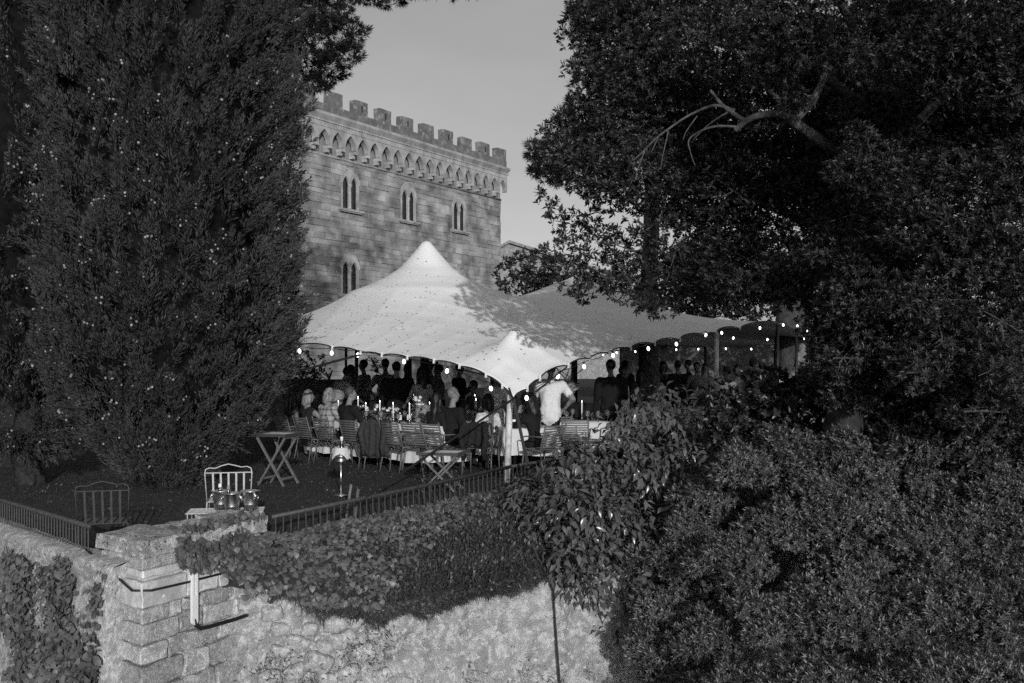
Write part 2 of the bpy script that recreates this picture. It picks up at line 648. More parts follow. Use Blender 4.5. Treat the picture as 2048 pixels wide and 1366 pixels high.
# twin windows
for cx, sz in wins:
    if True:
        f = plate("window", [lancet(cx, sz - 0.0, 1.52, sz + 1.42, 9, 0.60), lancet(cx - 0.355, sz + 0.02, 0.52, sz + 1.36, 7, 1.1)[::-1], lancet(cx + 0.355, sz + 0.02, 0.52, sz + 1.36, 7, 1.1)[::-1]], 0.11, m_pale, castle)
        f.location = (0, OV - 0.035, 0)
        hood = MB()
        lp = lancet(cx, sz + 1.0, 1.56, sz + 1.42, 9, 0.60)
        hood.tube([(p[0], 0.0, p[1]) for p in lp[1:-1]], 0.045, 5)
        hood.build("hood_mould", m_pale, f)
        c = MB()
        c.lathe([(0.10, 0.0), (0.10, 0.06), (0.07, 0.1), (0.06, 1.10), (0.075, 1.13), (0.12, 1.30), (0.13, 1.37)], 8, (cx, 0.02, sz + 0.03))
        c.build("column", m_pale, f, smooth=True)
        s = MB()
        s.box(cx - 0.98, cx + 0.98, -0.20, 0.03, sz - 0.13, sz - 0.02)
        s.box(cx - 0.90, cx + 0.90, -0.14, 0.03, sz - 0.20, sz - 0.133)
        s.build("sill", m_pale, f)
        g = MB()
        g.box(cx - 0.64, cx + 0.64, 0.15, 0.17, sz - 0.05, sz + 2.0)
        g.build("pane", m_glass, f)
        br = MB()
        for sx in (-0.35, 0.35):
            br.box(cx + sx - 0.018, cx + sx + 0.018, 0.12, 0.145, sz, sz + 1.9)
            for zz in (0.5, 1.05):
                br.box(cx + sx - 0.26, cx + sx + 0.26, 0.115, 0.14, sz + zz - 0.015, sz + zz + 0.015)
        br.build("glazing_bars", m_leadbar, f)
# upper part: string course, corbels, arcade, cornice, parapet, merlons
def roll(name, z, r, x1, y):
    t = MB()
    t.tube([(X0, y, z), (x1, y, z)], r, 8)
    t.build(name, m_pale, castle, smooth=True)
roll("string_course", 13.17, 0.075, X1 + 0.05, OV - 0.01)
t = MB()
t.box(X0, X1 + 0.12, OV - 0.13, OV - 0.002, 5.02, 5.12)
t.box(X0, X1 + 0.08, OV - 0.08, OV - 0.002, 4.93, 5.02)
t.build("floor_moulding", m_pale, castle)
AP = 1.065
acs = [14.74 + 0.0 - AP * i for i in range(-1, 31)]
acs = sorted(a for a in acs if a > X0 + 0.6)
prof = []
zc, za = 13.66, 14.46
for a in acs:
    hw = 0.445
    prof.append((a - hw, zc))
    n = 6
    for i in range(1, n):
        k = i / n
        prof.append((a - hw * (1 - k ** 2.5), zc + (za - zc) * k))
    prof.append((a, za))
    for i in range(n - 1, 0, -1):
        k = i / n
        prof.append((a + hw * (1 - k ** 2.5), zc + (za - zc) * k))
    prof.append((a + hw, zc))
XR = acs[-1] + AP / 2
loop = [(X0, zc)] + prof + [(XR, zc), (XR, 14.97), (X0, 14.97)]
ar = plate("arcade", [loop], 0.34, m_pale, castle)
ar.location = (0, 0.0 - 0.02, 0)
for a in acs:
    c = MB()
    x = a - AP / 2
    c.box(x - 0.10, x + 0.10, -0.01, OV - 0.001, zc - 0.17, zc - 0.003)
    c.box(x - 0.08, x + 0.08, 0.2, OV - 0.001, zc - 0.36, zc - 0.173)
    c.build("corbel", m_pale, castle)
c = MB()
c.box(X0, XR + 0.02, -0.05, 0.5, 14.58, 14.60)
c.build("fillet", m_pale, castle)
c = MB()
c.add([(X0, -0.04, 14.973), (XR + 0.02, -0.04, 14.973), (XR + 0.02, 0.5, 14.973), (X0, 0.5, 14.973),
       (X0, -0.2, 15.2), (XR + 0.16, -0.2, 15.2), (XR + 0.16, 0.5, 15.2), (X0, 0.5, 15.2),
       (X0, -0.2, 15.34), (XR + 0.16, -0.2, 15.34), (XR + 0.16, 0.5, 15.34), (X0, 0.5, 15.34)],
      [(0, 1, 5, 4), (4, 5, 9, 8), (8, 9, 10, 11), (1, 2, 6, 5), (5, 6, 10, 9), (0, 3, 2, 1)])
c.build("cornice", m_pale, castle)
c = MB()
x = X0
while x < XR:
    c.box(x, x + 0.11, -0.10, -0.021, 14.86, 14.95)
    x += 0.22
props(c.build("dentil_row", m_pale, castle), kind="stuff")
c = MB()
c.box(X0, XR, 0.02, 0.50, 15.343, 15.84)
c.build("parapet", m_parapet, castle)
k = 0
x = 14.87
mer = []
while x > X0:
    mer.append(x)
    x -= 2.13
for i, x in enumerate(mer):
    r_ = random.Random(i + 5)
    b = MB()
    x += 0.33
    w1 = 1.08 + r_.uniform(-0.05, 0.05)
    hh = 16.60 + r_.uniform(-0.05, 0.05)
    b.box(x, x + w1, 0.035, 0.49, 15.843, hh)
    me = b.mesh("merlon", m_parapet)
    q = bmesh.new(); q.from_mesh(me)
    bmesh.ops.subdivide_edges(q, edges=q.edges[:], cuts=3, use_grid_fill=True)
    for v in q.verts:
        nn = mnoise.noise_vector(v.co * 2.3 + Vector((i*7, 0, 0)))
        v.co += Vector((nn.x*0.03, nn.y*0.015, nn.z*0.03 if v.co.z > 15.9 else 0))
    q.to_mesh(me); q.free()
    mo = obj("merlon", me, None, castle)
    if i % 2 == 1 or i in (6,):
        s = MB().box(x + 0.50, x + 0.57, 0.0, 0.034, 16.02, 16.38)  # dark strip laid on the face, the slit's shade put into colour
        s.build("arrow_slit", mat("slit_shade", 0.02, 0.9), mo)
c = MB().box(X0, X1 - 0.5, 0.55, OV + 13.5, 15.0, 15.2)
c.build("roof", m_parapet, castle)

# gabled house behind the castle
hs = thing("gabled_house", "stone gabled house behind the castle corner, above dark bushes", "house", P(1080, 720, 100))
hb = MB()
z1, z2 = 11.2, 13.6
hb.add([(-9, 0, -1.9), (9, 0, -1.9), (9, 0, z1 - 3.2), (-3.1, 0, z2 - 1.9), (-9, 0, z1 - 1.9 - 1.2),
        (-9, 9, -1.9), (9, 9, -1.9), (9, 9, z1 - 3.2), (-3.1, 9, z2 - 1.9), (-9, 9, z1 - 1.9 - 1.2)],
       [(0, 1, 2, 3, 4), (5, 9, 8, 7, 6), (1, 6, 7, 2), (0, 4, 9, 5)])
hb.build("wall", lichen("house_stone", 0.26, 0.36, 0.12, s=0.7, amount_light=0.55), hs)
hr = MB()
def slab(a, b):
    a, b = Vector(a), Vector(b)
    hr.add([a + Vector((0, -0.4, 0.02)), b + Vector((0, -0.4, 0.02)), b + Vector((0, 9.4, 0.02)), a + Vector((0, 9.4, 0.02)),
            a + Vector((0, -0.4, 0.3)), b + Vector((0, -0.4, 0.3)), b + Vector((0, 9.4, 0.3)), a + Vector((0, 9.4, 0.3))],
           [(0, 3, 2, 1), (4, 5, 6, 7), (0, 1, 5, 4), (1, 2, 6, 5), (2, 3, 7, 6), (3, 0, 4, 7)])
slab((-3.1, 0, z2 - 1.9), (9.4, 0, z1 - 3.35))
slab((-9.4, 0, z1 - 3.2), (-3.1, 0, z2 - 1.9))
hr.build("roof", mat("roof_tiles", 0.2, 0.9, var=0.3, scale=3, bump=0.6), hs)

# low walls behind the tent
def wall_run(name, a, b, h, th, m, label):
    t = thing(name, label, "wall", a)
    a, b = Vector(a), Vector(b)
    d = b - a
    L = d.length
    u = d.normalized()
    n = Vector((-u.y, u.x, 0))
    q = MB()
    for i in range(int(L / 2) + 1):
        pass
    q.add([(0, 0, 0) , u*L, u*L + n*th, n*th, Vector((0, 0, h)), u*L + Vector((0, 0, h)), u*L + n*th + Vector((0, 0, h)), n*th + Vector((0, 0, h))],
          [(0, 3, 2, 1), (4, 5, 6, 7), (0, 1, 5, 4), (1, 2, 6, 5), (2, 3, 7, 6), (3, 0, 4, 7)])
    q.build("wall_body", m, t)
    cp = MB()
    i = 0.0
    while i < L - 0.02:
        e = min(i + 0.9, L)
        o1 = u * (i + 0.006) - n * 0.05 + Vector((0, 0, h + 0.003))
        o2 = u * (e - 0.006) - n * 0.05 + Vector((0, 0, h + 0.003))
        w_ = n * (th + 0.1)
        zz = Vector((0, 0, 0.08))
        c_ = MB().add([o1, o2, o2 + w_, o1 + w_, o1 + zz, o2 + zz, o2 + w_ + zz, o1 + w_ + zz],
                      [(0, 3, 2, 1), (4, 5, 6, 7), (0, 1, 5, 4), (1, 2, 6, 5), (2, 3, 7, 6), (3, 0, 4, 7)])
        c_.build("coping_stone", m, t)
        i = e
    return t
wall_run("garden_wall", (-14, 31, 0), (-4.6, 31.5, 0), 1.2, 0.4, lichen("garden_wall_stone", 0.10, 0.16, 0.04, s=1.0), "low dark garden wall behind the blonde guests and the cypress")
wall_run("courtyard_wall", (5.2, 47.3, 0), (26, 50, 0), 2.6, 0.4, lichen("court_wall_plaster", 0.085, 0.11, 0.035, s=0.5, amount_light=0.5), "shade-toned plastered courtyard wall beyond the far tent edge")  # plaster tone lowered to stand for the trees' shade on it
# ------------------------------------------------------------------ corner pier, retaining walls, railings
m_lich = lichen("lichen_stone", 0.42, 0.58, 0.03, s=2.6, amount_light=0.50, amount_dark=0.562, objrand=0.12)
m_lich2 = lichen("rubble_stone", 0.46, 0.60, 0.05, s=5.0, amount_light=0.52, amount_dark=0.60, objrand=0.25)
m_smooth = lichen("smooth_stone", 0.55, 0.62, 0.24, s=1.2, amount_light=0.56, amount_dark=0.72, objrand=0.12, bump=0.25)
m_wallface = lichen("retaining_wall_face", 0.46, 0.62, 0.05, s=2.0, amount_light=0.5, amount_dark=0.618, bump=1.0)

def rough_block(name, corners, z0, z1, m, parent, cuts=4, amp=0.015, seed=0, bev=0.02, squash=None):
    """a hewn stone on a four-cornered plan"""
    b = MB()
    c = [Vector((p[0], p[1], 0)) for p in corners]
    b.add([(p.x, p.y, z0) for p in c] + [(p.x, p.y, z1) for p in c],
          [(0, 3, 2, 1), (4, 5, 6, 7), (0, 1, 5, 4), (1, 2, 6, 5), (2, 3, 7, 6), (3, 0, 4, 7)])
    me = b.mesh(name, m)
    q = bmesh.new(); q.from_mesh(me)
    bmesh.ops.recalc_face_normals(q, faces=q.faces)
    if bev:
        bmesh.ops.bevel(q, geom=q.edges[:], offset=bev, segments=1, affect='EDGES')
    bmesh.ops.subdivide_edges(q, edges=[e for e in q.edges if e.calc_length() > 0.1], cuts=cuts, use_grid_fill=True)
    for v in q.verts:
        n = mnoise.noise_vector(v.co * 6 + Vector((seed, seed * 1.7, 0))) * amp + mnoise.noise_vector(v.co * 17 + Vector((seed, 0, seed))) * amp * 0.5
        v.co += n
    for f_ in q.faces:
        f_.smooth = True
    q.to_mesh(me); q.free()
    me.set_sharp_from_angle(angle=math.radians(28))
    return obj(name, me, None, parent)

pier = thing("corner_pier", "lichen covered stone pier at the terrace corner, ivy over its side", "pier", (0, 0, 0))
uR = (C1 - C0).normalized(); uL = (C2 - C0).normalized()
oR = Vector((uR.y, -uR.x, 0)); oL = Vector((-uL.y, uL.x, 0))      # outward normals
if oR.dot(Vector((0, -1, 0))) < 0: oR = -oR
if oL.dot(Vector((0, -1, 0))) < 0: oL = -oL
def pp(l, r, out=0.0):
    """plan point: l along the left face, r along the right face from the corner, pushed out"""
    return C0 + uL*l + uR*r
LR, LL_ = (C1 - C0).length, (C2 - C0).length
# core
rough_block("core", [pp(0.045, 0.045), pp(0.045, LR - 0.02), pp(LL_ - 0.02, LR - 0.02), pp(LL_ - 0.02, 0.045)], -3.4, -0.02, m_smooth, pier, 2, 0.0, 1, 0)
# cap slabs
rough_block("cap_stone", [pp(-0.05, -0.05), pp(-0.05, 0.62), pp(LL_ + 0.05, 0.62), pp(LL_ + 0.05, -0.05)], 0.0, 0.155, m_lich, pier, 6, 0.03, 2, 0.008)
rough_block("cap_stone", [pp(-0.05, 0.63), pp(-0.05, 1.28), pp(LL_ + 0.02, 1.28), pp(LL_ + 0.02, 0.63)], -0.01, 0.125, m_lich, pier, 6, 0.03, 9, 0.008)
rough_block("cap_stone", [pp(-0.03, 1.29), pp(-0.03, LR + 0.06), pp(LL_ + 0.02, LR + 0.06), pp(LL_ + 0.02, 1.29)], -0.02, 0.14, m_lich, pier, 6, 0.026, 14, 0.008)
# courses under the cap
rows = [(-0.14, -0.002, m_lich2, [0.0, 0.55, 1.0, 1.42, LR], 0.0),
        (-0.235, -0.142, m_smooth, [0.0, 0.62, 1.05, 1.45, LR], -0.01),
        (-0.50, -0.237, m_smooth, [0.0, 0.56, 1.0, 1.40, LR], 0.035),
        (-0.66, -0.502, m_lich2, [-0.02, 0.36, 0.50, 0.80, 1.2, LR], 0.015),
        (-0.86, -0.662, m_lich2, [-0.03, 0.46, 0.80, 1.25, LR], 0.03),
        (-1.05, -0.862, m_lich2, [-0.03, 0.30, 0.72, 1.02, 1.45, LR], 0.025),
        (-1.30, -1.052, m_lich2, [-0.03, 0.50, 0.85, 1.35, LR], 0.05),
        (-1.7, -1.302, m_lich2, [-0.03, 0.5, 0.95, 1.35, LR], 0.06),
        (-2.1, -1.702, m_lich2, [-0.03, 0.45, 0.9, 1.35, LR], 0.08),
        (-3.4, -2.102, m_lich2, [-0.03, 0.6, 1.2, LR], 0.10)]
sd = 20
for z0, z1, m, xs, out in rows:
    for i in range(len(xs) - 1):
        sd += 1
        a, b = xs[i] + (0.0 if i == 0 else 0.007), xs[i+1] - 0.007
        z0j, z1j = z0 + RNG.uniform(0.003, 0.014), z1 - RNG.uniform(0.0, 0.008)
        j = RNG.uniform(-0.02, 0.02)
        if i == 0:     # the corner stone shows on both faces
            rough_block("stone", [pp(-out*1.2 + j, -out*1.2 + j), pp(-out*1.2 + j, b), pp(0.3, b), pp(0.36, -out*1.2 + j)], z0j, z1j, m, pier, 5, 0.016, sd, 0.012)
            rough_block("stone", [pp(0.366, -out + j), pp(0.366, 0.2), pp(LL_, 0.2), pp(LL_, -out + j)], z0j, z1j, m, pier, 5, 0.016, sd + 300, 0.012)
        else:
            rough_block("stone", [pp(-out + j, a), pp(-out + j, b), pp(0.2, b), pp(0.2, a)], z0j, z1j, m, pier, 5, 0.02 if z1 > -0.5 else 0.034, sd, 0.014)

# retaining walls: front faces with batter and an uneven surface
def battered_wall(name, a, b, off_top, off_bot, ztop, m, label, zfun=None, nx=120, nz=46, amp=0.05, zbot=-3.5, cop=None):
    t = thing(name, label, "wall", (0, 0, 0))
    a, b = Vector(a), Vector(b)
    u = (b - a)
    n = Vector((u.y, -u.x, 0)).normalized()
    if n.y > 0: n = -n
    V, F = [], []
    for i in range(nx + 1):
        k = i / nx
        base = a + u * k
        zt = ztop if zfun is None else zfun(k)
        for j in range(nz + 1):
            q = j / nz
            zz = zt + (zbot - zt) * q
            off = off_top + (off_bot - off_top) * q
            p = base + n * off + Vector((0, 0, zz))
            bul = mnoise.noise(p * 1.3) * amp * 1.6 + mnoise.noise(p * 4.5) * amp * 0.9 - abs(mnoise.noise(p * 9)) * amp * 0.8 + mnoise.noise(p * 21) * amp * 0.3
            p += n * bul
            V.append(p)
        # the top, running back to the lawn edge
    nn = nz + 1
    for i in range(nx):
        for j in range(nz):
            F.append((i*nn + j, i*nn + j + 1, (i+1)*nn + j + 1, (i+1)*nn + j))
    o = len(V)
    for i in range(nx + 1):
        k = i / nx
        zt = ztop if zfun is None else zfun(k)
        for q in (0.66, 0.33, 0.0):
            p = a + u*k + n*(off_top*q - 0.02*(1-q)) + Vector((0, 0, zt + 0.05*(1 - q) ))
            p.z += mnoise.noise(p * 5) * 0.03 - (0.22*(1 - q) + 0.05 if name == 'retaining_wall' else 0)
            V.append(p)
    for i in range(nx):
        F.append((i*nn, (i+1)*nn, o + (i+1)*3, o + i*3))
        for j in range(2):
            F.append((o + i*3 + j, o + (i+1)*3 + j, o + (i+1)*3 + j + 1, o + i*3 + j + 1))
    if name == 'terrace_wall':
        # return the end of the wall to the pier
        o2 = len(V)
        for j in range(nn):
            V.append(V[nx*nn + j] + Vector((0.10, 0.55, 0)))
        for j in range(nz):
            F.append((nx*nn + j, nx*nn + j + 1, o2 + j + 1, o2 + j))
    me = np_mesh("wall_face", [tuple(p) for p in V], F, m, True)
    obj("wall_face", me, None, t)
    return t, n
nR = Vector((0.855, -0.517, 0)).normalized()           # outward from the right railing
WA = Vector((-2.70, 10.90, 0)); uW = Vector((0.903, 0.43, 0)).normalized(); nW = Vector((uW.y, -uW.x, 0))
WZ = [(-0.5, -0.42), (0, -0.5), (0.6, -0.75), (1.43, -0.88), (2.17, -0.84), (3.17, -0.68), (4.02, -0.52), (5.3, -0.5), (8, -0.4)]
def wtop(k):
    return float(np.interp(k, [q[0] for q in WZ], [q[1] for q in WZ]))
rw, _n = battered_wall("retaining_wall", WA - uW*0.5, WA + uW*8.0, 0.0, 0.30, -0.5, m_wallface,
                       "pale lichen spotted retaining wall under the grassy bank", zfun=lambda k: wtop(-0.5 + 8.5*k), nx=260, nz=90, amp=0.06)
def wall_pt(px, z, out=0.05):
    r = (px - 1024) / FPX
    base = WA + nW*(out + 0.10*max(0.0, -0.6 - z))
    k = (r*base.y - base.x) / (uW.x - r*uW.y)
    return base + uW*k + Vector((0, 0, z))
def rail_at(k):
    return C1.lerp(RB, k/4.3) if k <= 4.3 else RB.lerp(RC, (k - 4.3)/6.0)
def bank(k, q):
    """the grassy bank between railing (q = 0) and wall top (q = 1), then hanging over the wall"""
    a = rail_at(max(k, 0)) + nR*0.16 + Vector((0, 0, -0.13)); b = WA + uW*k + nW*0.13 + Vector((0, 0, wtop(k) + 0.01))
    qq = min(q, 1.0)
    p = a.lerp(b, qq)
    p.z += 0.16*math.sin(math.pi*qq)**0.8 + 0.10*mnoise.noise((p.x*1.2, p.y*1.2, 0)) * min(1, 4*qq, 6*(1 - qq))
    if q > 1:
        h = 0.10 + 0.22*max(0.0, mnoise.noise((k*2.1, 0.3, 7.0)) + 0.45) + 0.08*mnoise.noise((k*9, 0, 2))
        p += nW*(0.02*min(1, (q - 1)*8)) + Vector((0, 0, -(q - 1)*5*h))
    return p
lw, nL = battered_wall("terrace_wall", LA + (LB - LA)*0.35, C2 + (C2 - LA).normalized()*0.58, 0.20, 0.34, -0.10, lichen("terrace_wall_stone", 0.42, 0.56, 0.04, s=3.0, amount_light=0.5, amount_dark=0.58),
                       "ivy grown stone wall below the railing beside the cypresses", nx=90)
m_wallstone = lichen('wall_stone', 0.44, 0.56, 0.06, s=4.0, amount_light=0.5, amount_dark=0.64, objrand=0.1)
# stones that stand out of the right wall near the pier
for i, (px, py, d, r) in enumerate([(590, 1275, 11.1, 0.12), (668, 1240, 11.35, 0.14), (712, 1232, 11.5, 0.09), (684, 1268, 11.4, 0.15),
                                    (598, 1285, 11.0, 0.12), (635, 1320, 11.1, 0.17), (725, 1290, 11.6, 0.14), (728, 1200, 11.6, 0.09),
                                    (560, 1300, 10.9, 0.12), (545, 1225, 10.9, 0.13), (575, 1190, 10.9, 0.11), (700, 1335, 11.4, 0.14), (610, 1215, 11.1, 0.10), (540, 1350, 10.9, 0.13), (650, 1290, 11.2, 0.1), (765, 1335, 11.6, 0.12), (655, 1350, 11.2, 0.13), (780, 1290, 11.7, 0.1), (590, 1340, 11.0, 0.11), (640, 1205, 11.2, 0.09), (560, 1255, 10.95, 0.11), (810, 1345, 11.7, 0.1), (615, 1255, 11.1, 0.1), (745, 1255, 11.6, 0.09)]):
    pos = wall_pt(px, P(px, py, d).z, 0.02)
    mb = MB().ball((0, 0, 0), r, 16, 12, 1.0, 0.55, 0.68)
    for j, v in enumerate(mb.v):
        # squarish, hewn outline
        v = Vector(v)
        m_ = max(abs(v.x)/r, abs(v.z)/(r*0.68), abs(v.y)/(r*0.55))
        v = v * (1 + 0.55*(1 - m_))
        nv = mnoise.noise_vector(v * 7 + Vector((i*3.1, 0, 0))) * 0.04 + mnoise.noise_vector(v * 19 + Vector((i*3.1, 0, 0))) * 0.014
        mb.v[j] = tuple(v + nv)
    o = mb.build("stone", m_wallstone, rw, True)
    o.location = pos
    o.rotation_euler = (0, RNG.uniform(-0.4, 0.4), math.atan2(uW.y, uW.x))

# railings
m_iron = mat("rail_iron", 0.045, 0.55, var=0.3, scale=20, spec=0.4)
def railing(a, b, z0a, z1a, z0b, z1b, step, label, off=0.06):
    t = thing("railing", label, "railing", a)
    a, b = Vector(a), Vector(b)
    d = b - a
    L = d.length
    tr = MB()
    tr.tube([Vector((0, 0, z1a)), d*0.5 + Vector((0, 0, (z1a+z1b)/2 - 0.012)), d + Vector((0, 0, z1b))], 0.026, 8)
    tr.build("top_rail", m_iron, t, True)
    bm_ = MB().tube([(0, 0, 0), (0, 0, 1)], 0.0085, 6).mesh("baluster", m_iron)
    n = int(L / step)
    for i in range(n + 1):
        k = (i + 0.5) / (n + 1)
        o = bpy.data.objects.new("baluster", bm_)
        link(o, t)
        z0, z1 = z0a + (z0b - z0a)*k, z1a + (z1b - z1a)*k
        o.location = d*k + Vector((0, 0, z0))
        o.scale = (1, 1, z1 - z0)
    return t
nO = nR * 0.10
railing(C1 + nO + uR*0.05, RA + nO, -0.17, 0.14, -0.09, 0.235, 0.125, "low iron railing between the corner pier and the wooden tent pole")
railing(RA + nO + uR*0.02, RB + nO, -0.09, 0.235, -0.09, 0.235, 0.125, "low iron railing running from the wooden tent pole into the laurel")
railing(LA + (LB - LA)*0.2 + nL*0.12, C2 + nL*0.12 - (C2 - LA).normalized()*0.02, -0.1, 0.22, -0.02, 0.225, 0.085, "low iron railing on the wall beside the cypress trunk")

# cable, hose and cable guard on the pier
m_black = mat("black_rubber", 0.012, 0.5, spec=0.4)
def onR(r, z, out=0.07):
    return pp(-out, r) + Vector((0, 0, z))
def onL(l, z, out=0.07):
    return pp(l, -out) + Vector((0, 0, z))
cb = MB()
cb.tube([onL(LL_ + 0.25, -0.02), onL(LL_, -0.10), onL(0.4, -0.2, 0.09), onL(0.05, -0.31, 0.1), onR(0.03, -0.315, 0.1), onR(0.5, -0.335, 0.085), onR(1.0, -0.345, 0.075), onR(1.4, -0.33, 0.07), onR(LR + 0.1, -0.25, 0.07)], 0.0115, 6)
props(cb.build("power_cable", m_black, None, True), "thin black cable bent round the corner of the stone pier", "cable")
hz = MB()
hz.tube([onR(0.60, -0.72, 0.10), onR(0.62, -0.79, 0.11), onR(0.68, -0.835, 0.12), onR(0.80, -0.845, 0.12), onR(1.2, -0.86, 0.12), onR(1.55, -0.86, 0.11), wall_pt(560, -0.66, 0.12), wall_pt(600, -0.60, 0.10)], 0.021, 8)
props(hz.build("black_hose", m_black, None, True), "thick black hose curving up from the white cable guard", "hose")
cg = thing("cable_guard", "upright white plastic cable guard with a slot, on the pier", "cable guard", onR(0.6, -0.78, 0.088), math.atan2(uR.y, uR.x))
def rounded(w, h, r, x=0, z=0, n=5):
    pts = []
    for cx, cz, a0 in ((w/2 - r, r, -90), (w/2 - r, h - r, 0), (-w/2 + r, h - r, 90), (-w/2 + r, r, 180)):
        for i in range(n + 1):
            a = math.radians(a0 + 90*i/n)
            pts.append((x + cx + r*math.cos(a), z + cz + r*math.sin(a)))
    return pts
q = plate("guard_body", [rounded(0.078, 0.56, 0.038), rounded(0.026, 0.26, 0.010, 0, 0.29)[::-1]], 0.03, mat("white_plastic", 0.72, 0.45, var=0.06, scale=8), cg)
q.location = (0, -0.03, 0)
# cable hanging down the right wall
hc = MB()
hc.tube([wall_pt(1101, -0.45, 0.1), wall_pt(1105, -0.75, 0.1), wall_pt(1109, -1.2, 0.1), wall_pt(1115, -1.7, 0.1), wall_pt(1123, -2.3, 0.1), wall_pt(1130, -3.4, 0.1)], 0.013, 6)
props(hc.build("hanging_cable", m_black, None, True), "black cable hanging straight down the pale retaining wall", "cable")
# ------------------------------------------------------------------ the stretch tent
m_tent = mat("tent_fabric", 0.74, 0.85, var=0.06, scale=1.2, spec=0.15, bump=0.06, bscale=40)
m_tab = mat("tent_tab", 0.6, 0.7)
m_strap = mat("black_strap", 0.014, 0.7)
m_pole_w = mat("pole_wood", 0.5, 0.7, var=0.25, scale=14)
m_pole_b = mat("pole_black", 0.012, 0.45, spec=0.4)
TE = Vector((-5.05, 18.5, 0)); TA = Vector((0.01, 15.40, 0)); TB = Vector((6.46, 24.0, 0)); TC = Vector((10.95, 34.0, 0)); TD = Vector((-7.6, 31.0, 0))
def meet(px, a, b):
    r = (px - 1024.0) / FPX
    e = b - a
    k = (r*a.y - a.x) / (e.x - r*e.y)
    return k, a + e*k
def edge_pts(tabs, a, b):
    out = []
    for px, py in tabs:
        k, p = meet(px, a, b)
        p = Vector((p.x, p.y, CAMZ + (HOR - py)/FPX*p.y))
        out.append((k, p))
    return out
tabsL = [(480, 688), (540, 689), (597, 691), (665, 696), (721.6, 706), (764, 710.8), (815, 716), (868, 722.5), (919, 733), (972, 751), (1004.8, 773), (1027, 797)]
tabsR = [(1027, 797), (1054.7, 779), (1080, 758), (1137, 732), (1180, 717.8), (1219, 706.8), (1262, 697), (1310, 688.5), (1360, 680), (1412, 670.5), (1433, 666.5), (1480, 657), (1560, 645)]
EL = [p for k, p in edge_pts(tabsL, TE, TA)]
ER = [p for k, p in edge_pts(tabsR, TA, TB)]
ER2 = [Vector((TB.x, TB.y, ER[-1].z)), Vector((8.2, 28.0, 2.62)), Vector((TC.x, TC.y, 2.40))]
sideL = [EL[0], Vector((-6.2, 24.0, 2.6)), Vector((TD.x, TD.y, 2.62))]
back = [Vector((TD.x, TD.y, 2.62)), Vector((-3, 32.0, 2.66)), Vector((2, 33.0, 2.42)), Vector((6.5, 33.6, 2.36)), Vector((TC.x, TC.y, 2.40))]
def scalloped(pts, amt, inward, n=10):
    """edge rope pulled up and in between its tabs"""
    out = []
    for i in range(len(pts) - 1):
        a, b = pts[i], pts[i+1]
        L = (b - a).length
        up = amt * min(L, 1.2)
        for j in range(n):
            k = j / n
            s = 4*k*(1-k)
            s = s ** 0.7
            p = a.lerp(b, k) + Vector((0, 0, up*s*0.55)) + inward * (up*s*0.75)
            out.append(p)
    out.append(pts[-1])
    return out
inw = Vector((0.25, 0.97, 0))
bS = scalloped(EL, 0.13, Vector((0.2, 0.98, 0)))       # E -> A
# stronger scallops close to the front corner
def near_tip(pts, n=10):
    return pts
rS = scalloped(ER, 0.13, Vector((-0.5, 0.86, 0))) + scalloped(ER2, 0.05, Vector((-1, 0, 0)), 14)[1:]
lS = scalloped(sideL, 0.03, Vector((1, 0, 0)), 20)
tS = scalloped(back, 0.05, Vector((0, -1, 0)), 14)
def resample(pts, n):
    pts = [np.array(p) for p in pts]
    seg = np.array([np.linalg.norm(pts[i+1]-pts[i]) for i in range(len(pts)-1)])
    cum = np.concatenate([[0], np.cumsum(seg)])
    s = np.linspace(0, cum[-1], n)
    A = np.array(pts)
    return np.stack([np.interp(s, cum, A[:, c]) for c in range(3)], axis=1)
NU, NV = 150, 200
b_ = resample(bS, NU); t_ = resample(tS, NU); l_ = resample(lS, NV); r_ = resample(rS, NV)
u = np.linspace(0, 1, NU)[:, None, None]; v = np.linspace(0, 1, NV)[None, :, None]
S = (1-v)*b_[:, None, :] + v*t_[:, None, :] + (1-u)*l_[None] + u*r_[None] \
    - ((1-u)*(1-v)*b_[0] + u*(1-v)*b_[-1] + (1-u)*v*t_[0] + u*v*t_[-1])
S[:, 0] = b_; S[:, -1] = t_; S[0] = l_; S[-1] = r_
X, Y, Z = S[..., 0], S[..., 1], S[..., 2].copy()
peaks = [(-1.94, 22.6, 4.62, [(0, 0), (0.1, 0.05), (0.25, 0.24), (0.6, 0.64), (0.95, 0.87), (1.3, 1.04), (1.7, 1.19)]),
         (1.82, 28.6, 4.32, [(0, 0), (0.12, 0.04), (0.3, 0.13), (0.72, 0.28), (1.3, 0.50), (1.6, 0.60)]),
         (0.03, 16.85, 2.42, [(0, 0), (0.06, 0.02), (0.13, 0.08)]), (6.0, 28.6, 3.15, [(0, 0), (0.2, 0.05), (0.5, 0.2)])]
fix = np.zeros_like(Z, dtype=bool)
fix[0] = fix[-1] = True; fix[:, 0] = fix[:, -1] = True
floor_ = np.full_like(Z, -9.0)
for x, y, z, prof_ in peaks:
    rho = np.hypot(X - x, Y - y)
    near = (rho < prof_[-1][0]) & ~fix
    Z[near] = z - np.interp(rho[near], [q[0] for q in prof_], [q[1] for q in prof_])
    fix |= near
for it in range(4000):
    N_ = 0.25*(Z[:-2, 1:-1] + Z[2:, 1:-1] + Z[1:-1, :-2] + Z[1:-1, 2:])
    Zi = Z[1:-1, 1:-1]
    f_ = fix[1:-1, 1:-1]
    Z[1:-1, 1:-1] = np.where(f_, Zi, Zi + 1.0*(N_ - Zi))
S[..., 2] = Z
tent = thing("stretch_tent", "large pale stretch tent with pointed peaks over the dinner tables", "tent", TA)
O_ = np.array(TA)
idx = np.arange(NU*NV).reshape(NU, NV)
